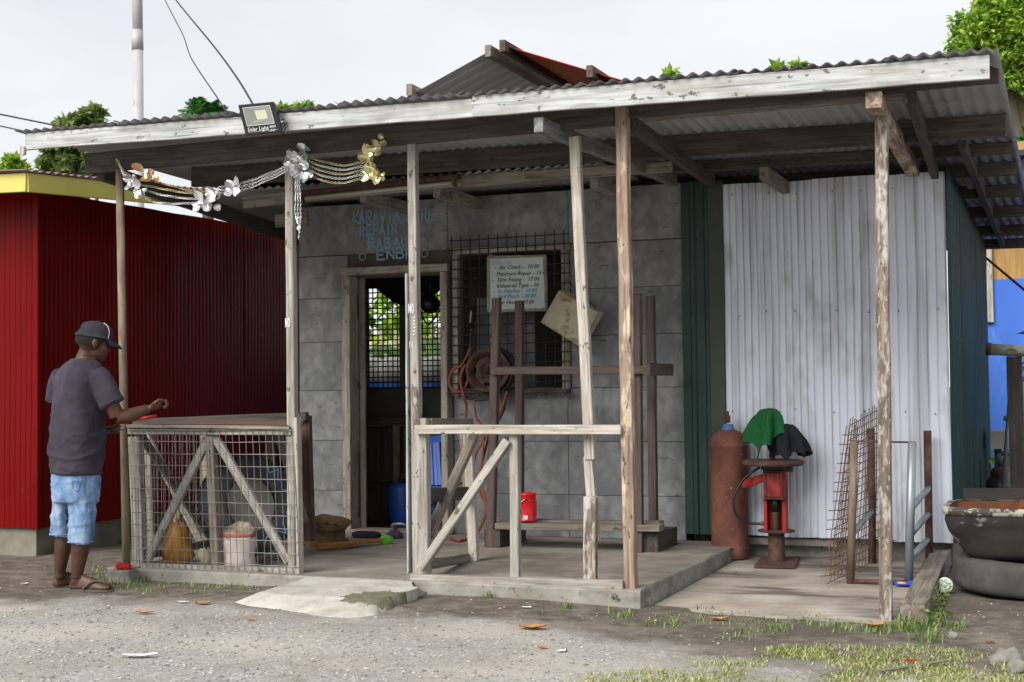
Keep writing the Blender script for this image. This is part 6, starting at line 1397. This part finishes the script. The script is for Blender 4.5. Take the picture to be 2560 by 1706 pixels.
# shorts
sho = MB(); rings(sho, [(J(190, 1165), .158, .13), (J(190, 1200), .164, .137), (J(190, 1235), .160, .132), (J(190, 1255), .15, .12)])
sho.tube(smoothpath([J(207, 1215, RB), J(206, 1270, RB), J(204, 1320, RB), J(202, 1357, RB)], 4), [.082]*4+[.081]*4+[.077]*3+[.075, .075], 24)
sho.tube(smoothpath([J(167, 1215, LB*.5), J(162, 1265, LB*.75), J(158, 1310, LB*.95), J(155, 1338, LB)], 4), [.08]*4+[.078]*4+[.074]*3+[.073, .073], 24)
def wr2(p):
    r1 = 1-abs(noise.noise((p.x*6, p.y*6, p.z*14)))*2.2; r2 = 1-abs(noise.noise((p.x*10+p.z*8, p.y*10, p.z*10+5)))*2.2
    return .004*noise.noise((p.x*9, p.y*9, p.z*6)) + .005*max(0, r1)**3 + .004*max(0, r2)**3 - .002
shorts = remeshed('shorts', sho, DENIM, man, .0085, 3, .5, wr2)
for xx, yy, bb, r_ in ((202, 1354, RB, .077), (155, 1335, LB, .075)):
    h_ = MB(); o_ = J(xx, yy, bb); h_.tube([o_+r0*math.cos(a)*r_+f0*math.sin(a)*r_ for a in [2*math.pi*k/28 for k in range(29)]], .004, 6); h_.build('hem', DENIM, shorts, True)
def hugging(obj_, pts, out=.002):
    '''snap points to the nearest surface of a built part'''
    T_ = WM[obj_].translation; o2 = []
    for p in pts:
        ok, loc, nrm_, _ = obj_.closest_point_on_mesh(p-T_); o2.append(loc+T_+nrm_*out)
    return o2
for x0_, b0_ in ((188, -.2), (222, -.25)):
    pk = [J(x0_+dx, yy_, b0_) for dx, yy_ in ((-11, 1196), (11, 1196), (11, 1222), (0, 1230), (-11, 1222), (-11, 1196))]
    q_ = MB(); q_.tube(hugging(shorts, [pk[i].lerp(pk[i+1], t_/4) for i in range(5) for t_ in range(4)]+[pk[-1]]), .0022, 5); q_.build('pocket_stitching', mat('denim stitching', [(.3, c('#5d7396')), (.7, c('#7088a8'))], rough=.9, bump=0) if x0_ == 188 else MATS['denim stitching'], shorts)
q_ = MB(); q_.tube(hugging(shorts, [J(222, 1190+k*8, -.18) for k in range(20)]), .002, 5); q_.build('side_seam', MATS['denim stitching'], shorts)
for cx_, cy_, bz in ((282, 1012, -.13), (145, 1003, .165)):
    o_ = J(cx_, cy_, bz); ax_ = (J(282, 1013, -.13)-J(270, 990, -.128)).normalized() if cx_ > 200 else -zz; e1_ = ax_.orthogonal().normalized(); e2_ = ax_.cross(e1_)
    q_ = MB(); q_.tube([o_ - ax_*.012 + (e1_*math.cos(a)+e2_*math.sin(a))*.0775 for a in [2*math.pi*k/32 for k in range(33)]], .0022, 5); q_.build('sleeve_hem', SHIRTD, shirt, True)
# hair and cap
hb_ = MB(); hb_.ell(hp_(-.014, 0, .006), (.103, .083, .094), 28, HM); hr = remeshed('hair', hb_, HAIR, man, .008, 0)
bm = bmesh.new(); bm.from_mesh(hr.data); T_ = WM[hr].translation
dl_ = [v for v in bm.verts if ((v.co+T_-HC).dot(hf) > .045 + .5*((v.co+T_-HC).dot(hu))) or ((v.co+T_-HC).dot(hu) < -.055 - .15*((v.co+T_-HC).dot(hf)+.05))]
bmesh.ops.delete(bm, geom=dl_, context='VERTS'); bm.to_mesh(hr.data); bm.free()
n, rows = 40, 12; vs = []; fs = []
def cappt(a, s_, k=0):
    t_ = s_*math.pi*.5; x = math.cos(a); y = math.sin(a); R_ = math.sin(t_)**.8
    return hp_(-.006 + x*(.113-k)*R_, y*(.092-k)*R_, .022 + (.098-k)*math.cos(t_)**.75 - .006*s_ + .012*x*s_)
for side in (0, .004):
    for j in range(rows+1):
        for k in range(n): vs.append(cappt(2*math.pi*k/n, j/rows, side))
N0 = (rows+1)*n
for sd_ in (0, 1):
    for j in range(rows):
        for k in range(n):
            if j >= rows-5 and abs(k-20) <= 3-abs(j-(rows-3))*.6 and j < rows-1: continue          # opening above the strap
            q = (sd_*N0+j*n+k, sd_*N0+j*n+(k+1) % n, sd_*N0+(j+1)*n+(k+1) % n, sd_*N0+(j+1)*n+k); fs.append(q if sd_ else q[::-1])
for k in range(n): a = rows*n+k; b_ = rows*n+(k+1) % n; fs.append((a, b_, N0+b_, N0+a))
cap = mesh('cap', vs, fs, CAPM, man, True)
vs = []; fs = []; nb, mb_ = 16, 8
for side in (0, .005):
    for j in range(mb_+1):
        for k in range(nb+1):
            a = R(-62+124*k/nb); s_ = j/mb_; x = math.cos(a)*(.105+.0*s_)+.078*s_*math.cos(a*1.15)**.6 if abs(a) < 1.3 else .1; y = math.sin(a)*(.09-.012*s_)
            vs.append(hp_(-.006+x, y, .024 - .030*s_*s_ - .12*y*y*3*s_ - side))
N0 = (mb_+1)*(nb+1)
for sd_ in (0, 1):
    for j in range(mb_):
        for k in range(nb):
            a = sd_*N0+j*(nb+1)+k; q = (a, a+1, a+nb+2, a+nb+1); fs.append(q[::-1] if sd_ else q)
for k in range(nb): a = mb_*(nb+1)+k; fs.append((a, a+1, N0+a+1, N0+a))
mesh('peak', vs, fs, CAPM, cap, True)
pp_ = MB(); pp_.tube([cappt(R(52), j/14) + hu*.001 for j in range(3, 15)], .0018, 5); pp_.tube([cappt(R(-52), j/14) + hu*.001 for j in range(3, 15)], .0018, 5); pp_.build('piping', WHITEP, cap)
bu = MB(); bu.tube([cappt(R(180-k*7), .985) for k in range(-6, 7)], .006, 6); bu.build('strap', CAPM, cap, True)
bq_ = cappt(R(-140), .97); bu = MB(); bu.ell(bq_, (.010, .010, .008), 8); bu.build('buckle', GALV, cap, True)
bt = MB(); bt.ell(hp_(-.006, 0, .122), (.008, .008, .005), 10); bt.build('button', CAPM, cap, True)
# sandals, bracelet, anklet
for (d, s_, z0), heel, lb in ((fr_, rh, 'r'), (fl_, lh, 'l')):
    t = thing('flip_flop', 'worn grey flip flop under the man\'s nearer foot' if lb == 'r' else 'worn grey flip flop under the man\'s farther foot', 'sandal', (heel.x, heel.y, z0-.018), 'flip flops')
    vs = []; fs = []; outl = []
    for k in range(32):
        a = 2*math.pi*k/32; x = .105 + .148*math.cos(a); w = .040+.010*math.cos(a) if True else 0; y = w*math.sin(a)*(1 if abs(math.cos(a)) < .98 else .9); outl.append((x, y))
    for zq in (-.016, -.001):
        for x, y in outl: p = heel + d*x + s_*y; vs.append((p.x, p.y, z0+zq + (.010 if x < .02 and zq > -.01 else 0)*0))
    fs.append(tuple(range(32))[::-1]); fs.append(tuple(range(32, 64))); fs += [(k, (k+1) % 32, 32+(k+1) % 32, 32+k) for k in range(32)]
    mesh('sole', vs, fs, RUBG, t)
    for s2 in (-1, 1):
        st_ = MB(); st_.tube(smoothpath([heel+d*.07+s_*s2*.046+zz*.0, heel+d*.12+s_*s2*.040+zz*.042, heel+d*.17+s_*s2*.014+zz*.044, heel+d*.195+zz*.030, heel+d*.20+zz*.005], 4), .006, 8); st_.build('strap', RUBG, t, True)
br_ = MB(); o_ = J(366, 1024, -.036); br_.tube([o_+HH @ Vector((0, math.cos(a)*.0335, math.sin(a)*.0335)) for a in [2*math.pi*k/24 for k in range(25)]], .004, 6); br_.build('bracelet', BLACKR, man, True)
an = MB(); o_ = J(192, 1443, RB); an.tube([o_+r0*math.cos(a)*.038+f0*math.sin(a)*.038 for a in [2*math.pi*k/24 for k in range(25)]], .004, 6); an.build('anklet', BLACKR, man, True)
# tool in the farther hand and a red one on the counter
o_ = J(262, 1083, .1); t = thing('blue_handled_tool', 'blue handled tool held in the man\'s farther hand', 'tool', o_)
pipe('handle', [J(257, 1082, .11), J(290, 1077, .11)], .010, BLUEP, t); pipe('blade', [J(290, 1077, .11), J(312, 1074, .11)], .005, WIRE, t, 8)
q0, q1 = PY(316, 969, 8.05), PY(360, 962, 8.1); q0.z = tp[0].z+.03; q1.z = tp[0].z+.05
t = thing('red_handled_tool', 'red handled tool resting on the counter top by the man\'s hand', 'tool', q0); pipe('handle', [q0, q1], .012, REDP, t); pipe('jaw', [q0, q0-(q1-q0)*.4+Vector((0, 0, -.01))], .007, WIRE, t, 8)

# leafy weeds at the corner of the pad
for k, (x, y, h, lb) in enumerate(((2165, 1415, .17, 'tall leafy weed growing beside the end of the timber kerb'), (2140, 1440, .1, 'low leafy weed in the tuft before the timber kerb'), (1950, 1415, .09, 'small yellow green weed sprouting at the pad front'), (1002, 1365, .07, 'little yellow green weed at the corner of ramp and slab'), (1425, 1405, .08, 'small leafy weed at the foot of the red brown post'))):
    q = PZ(x, y, -.06); q.z = gz(q.x, q.y); rnd = random.Random(200+k); b = MB()
    for st in range(5 if h > .09 else 3):
        d = Vector((rnd.gauss(0, .35), rnd.gauss(0, .35), 1)).normalized(); L = h*rnd.uniform(.7, 1.1); b.tube([q, q+d*L*.5, q+d*L+Vector((d.x, d.y, 0))*.02], .0016, 4)
        for i in range(int(10*h/.1)): p = q + d*L*rnd.uniform(.25, 1); leafquad(b, p, .028+.05*h, rnd, .45)
    tag(b.build('leafy_weed', L_GRASSG, None), lb, 'weed')
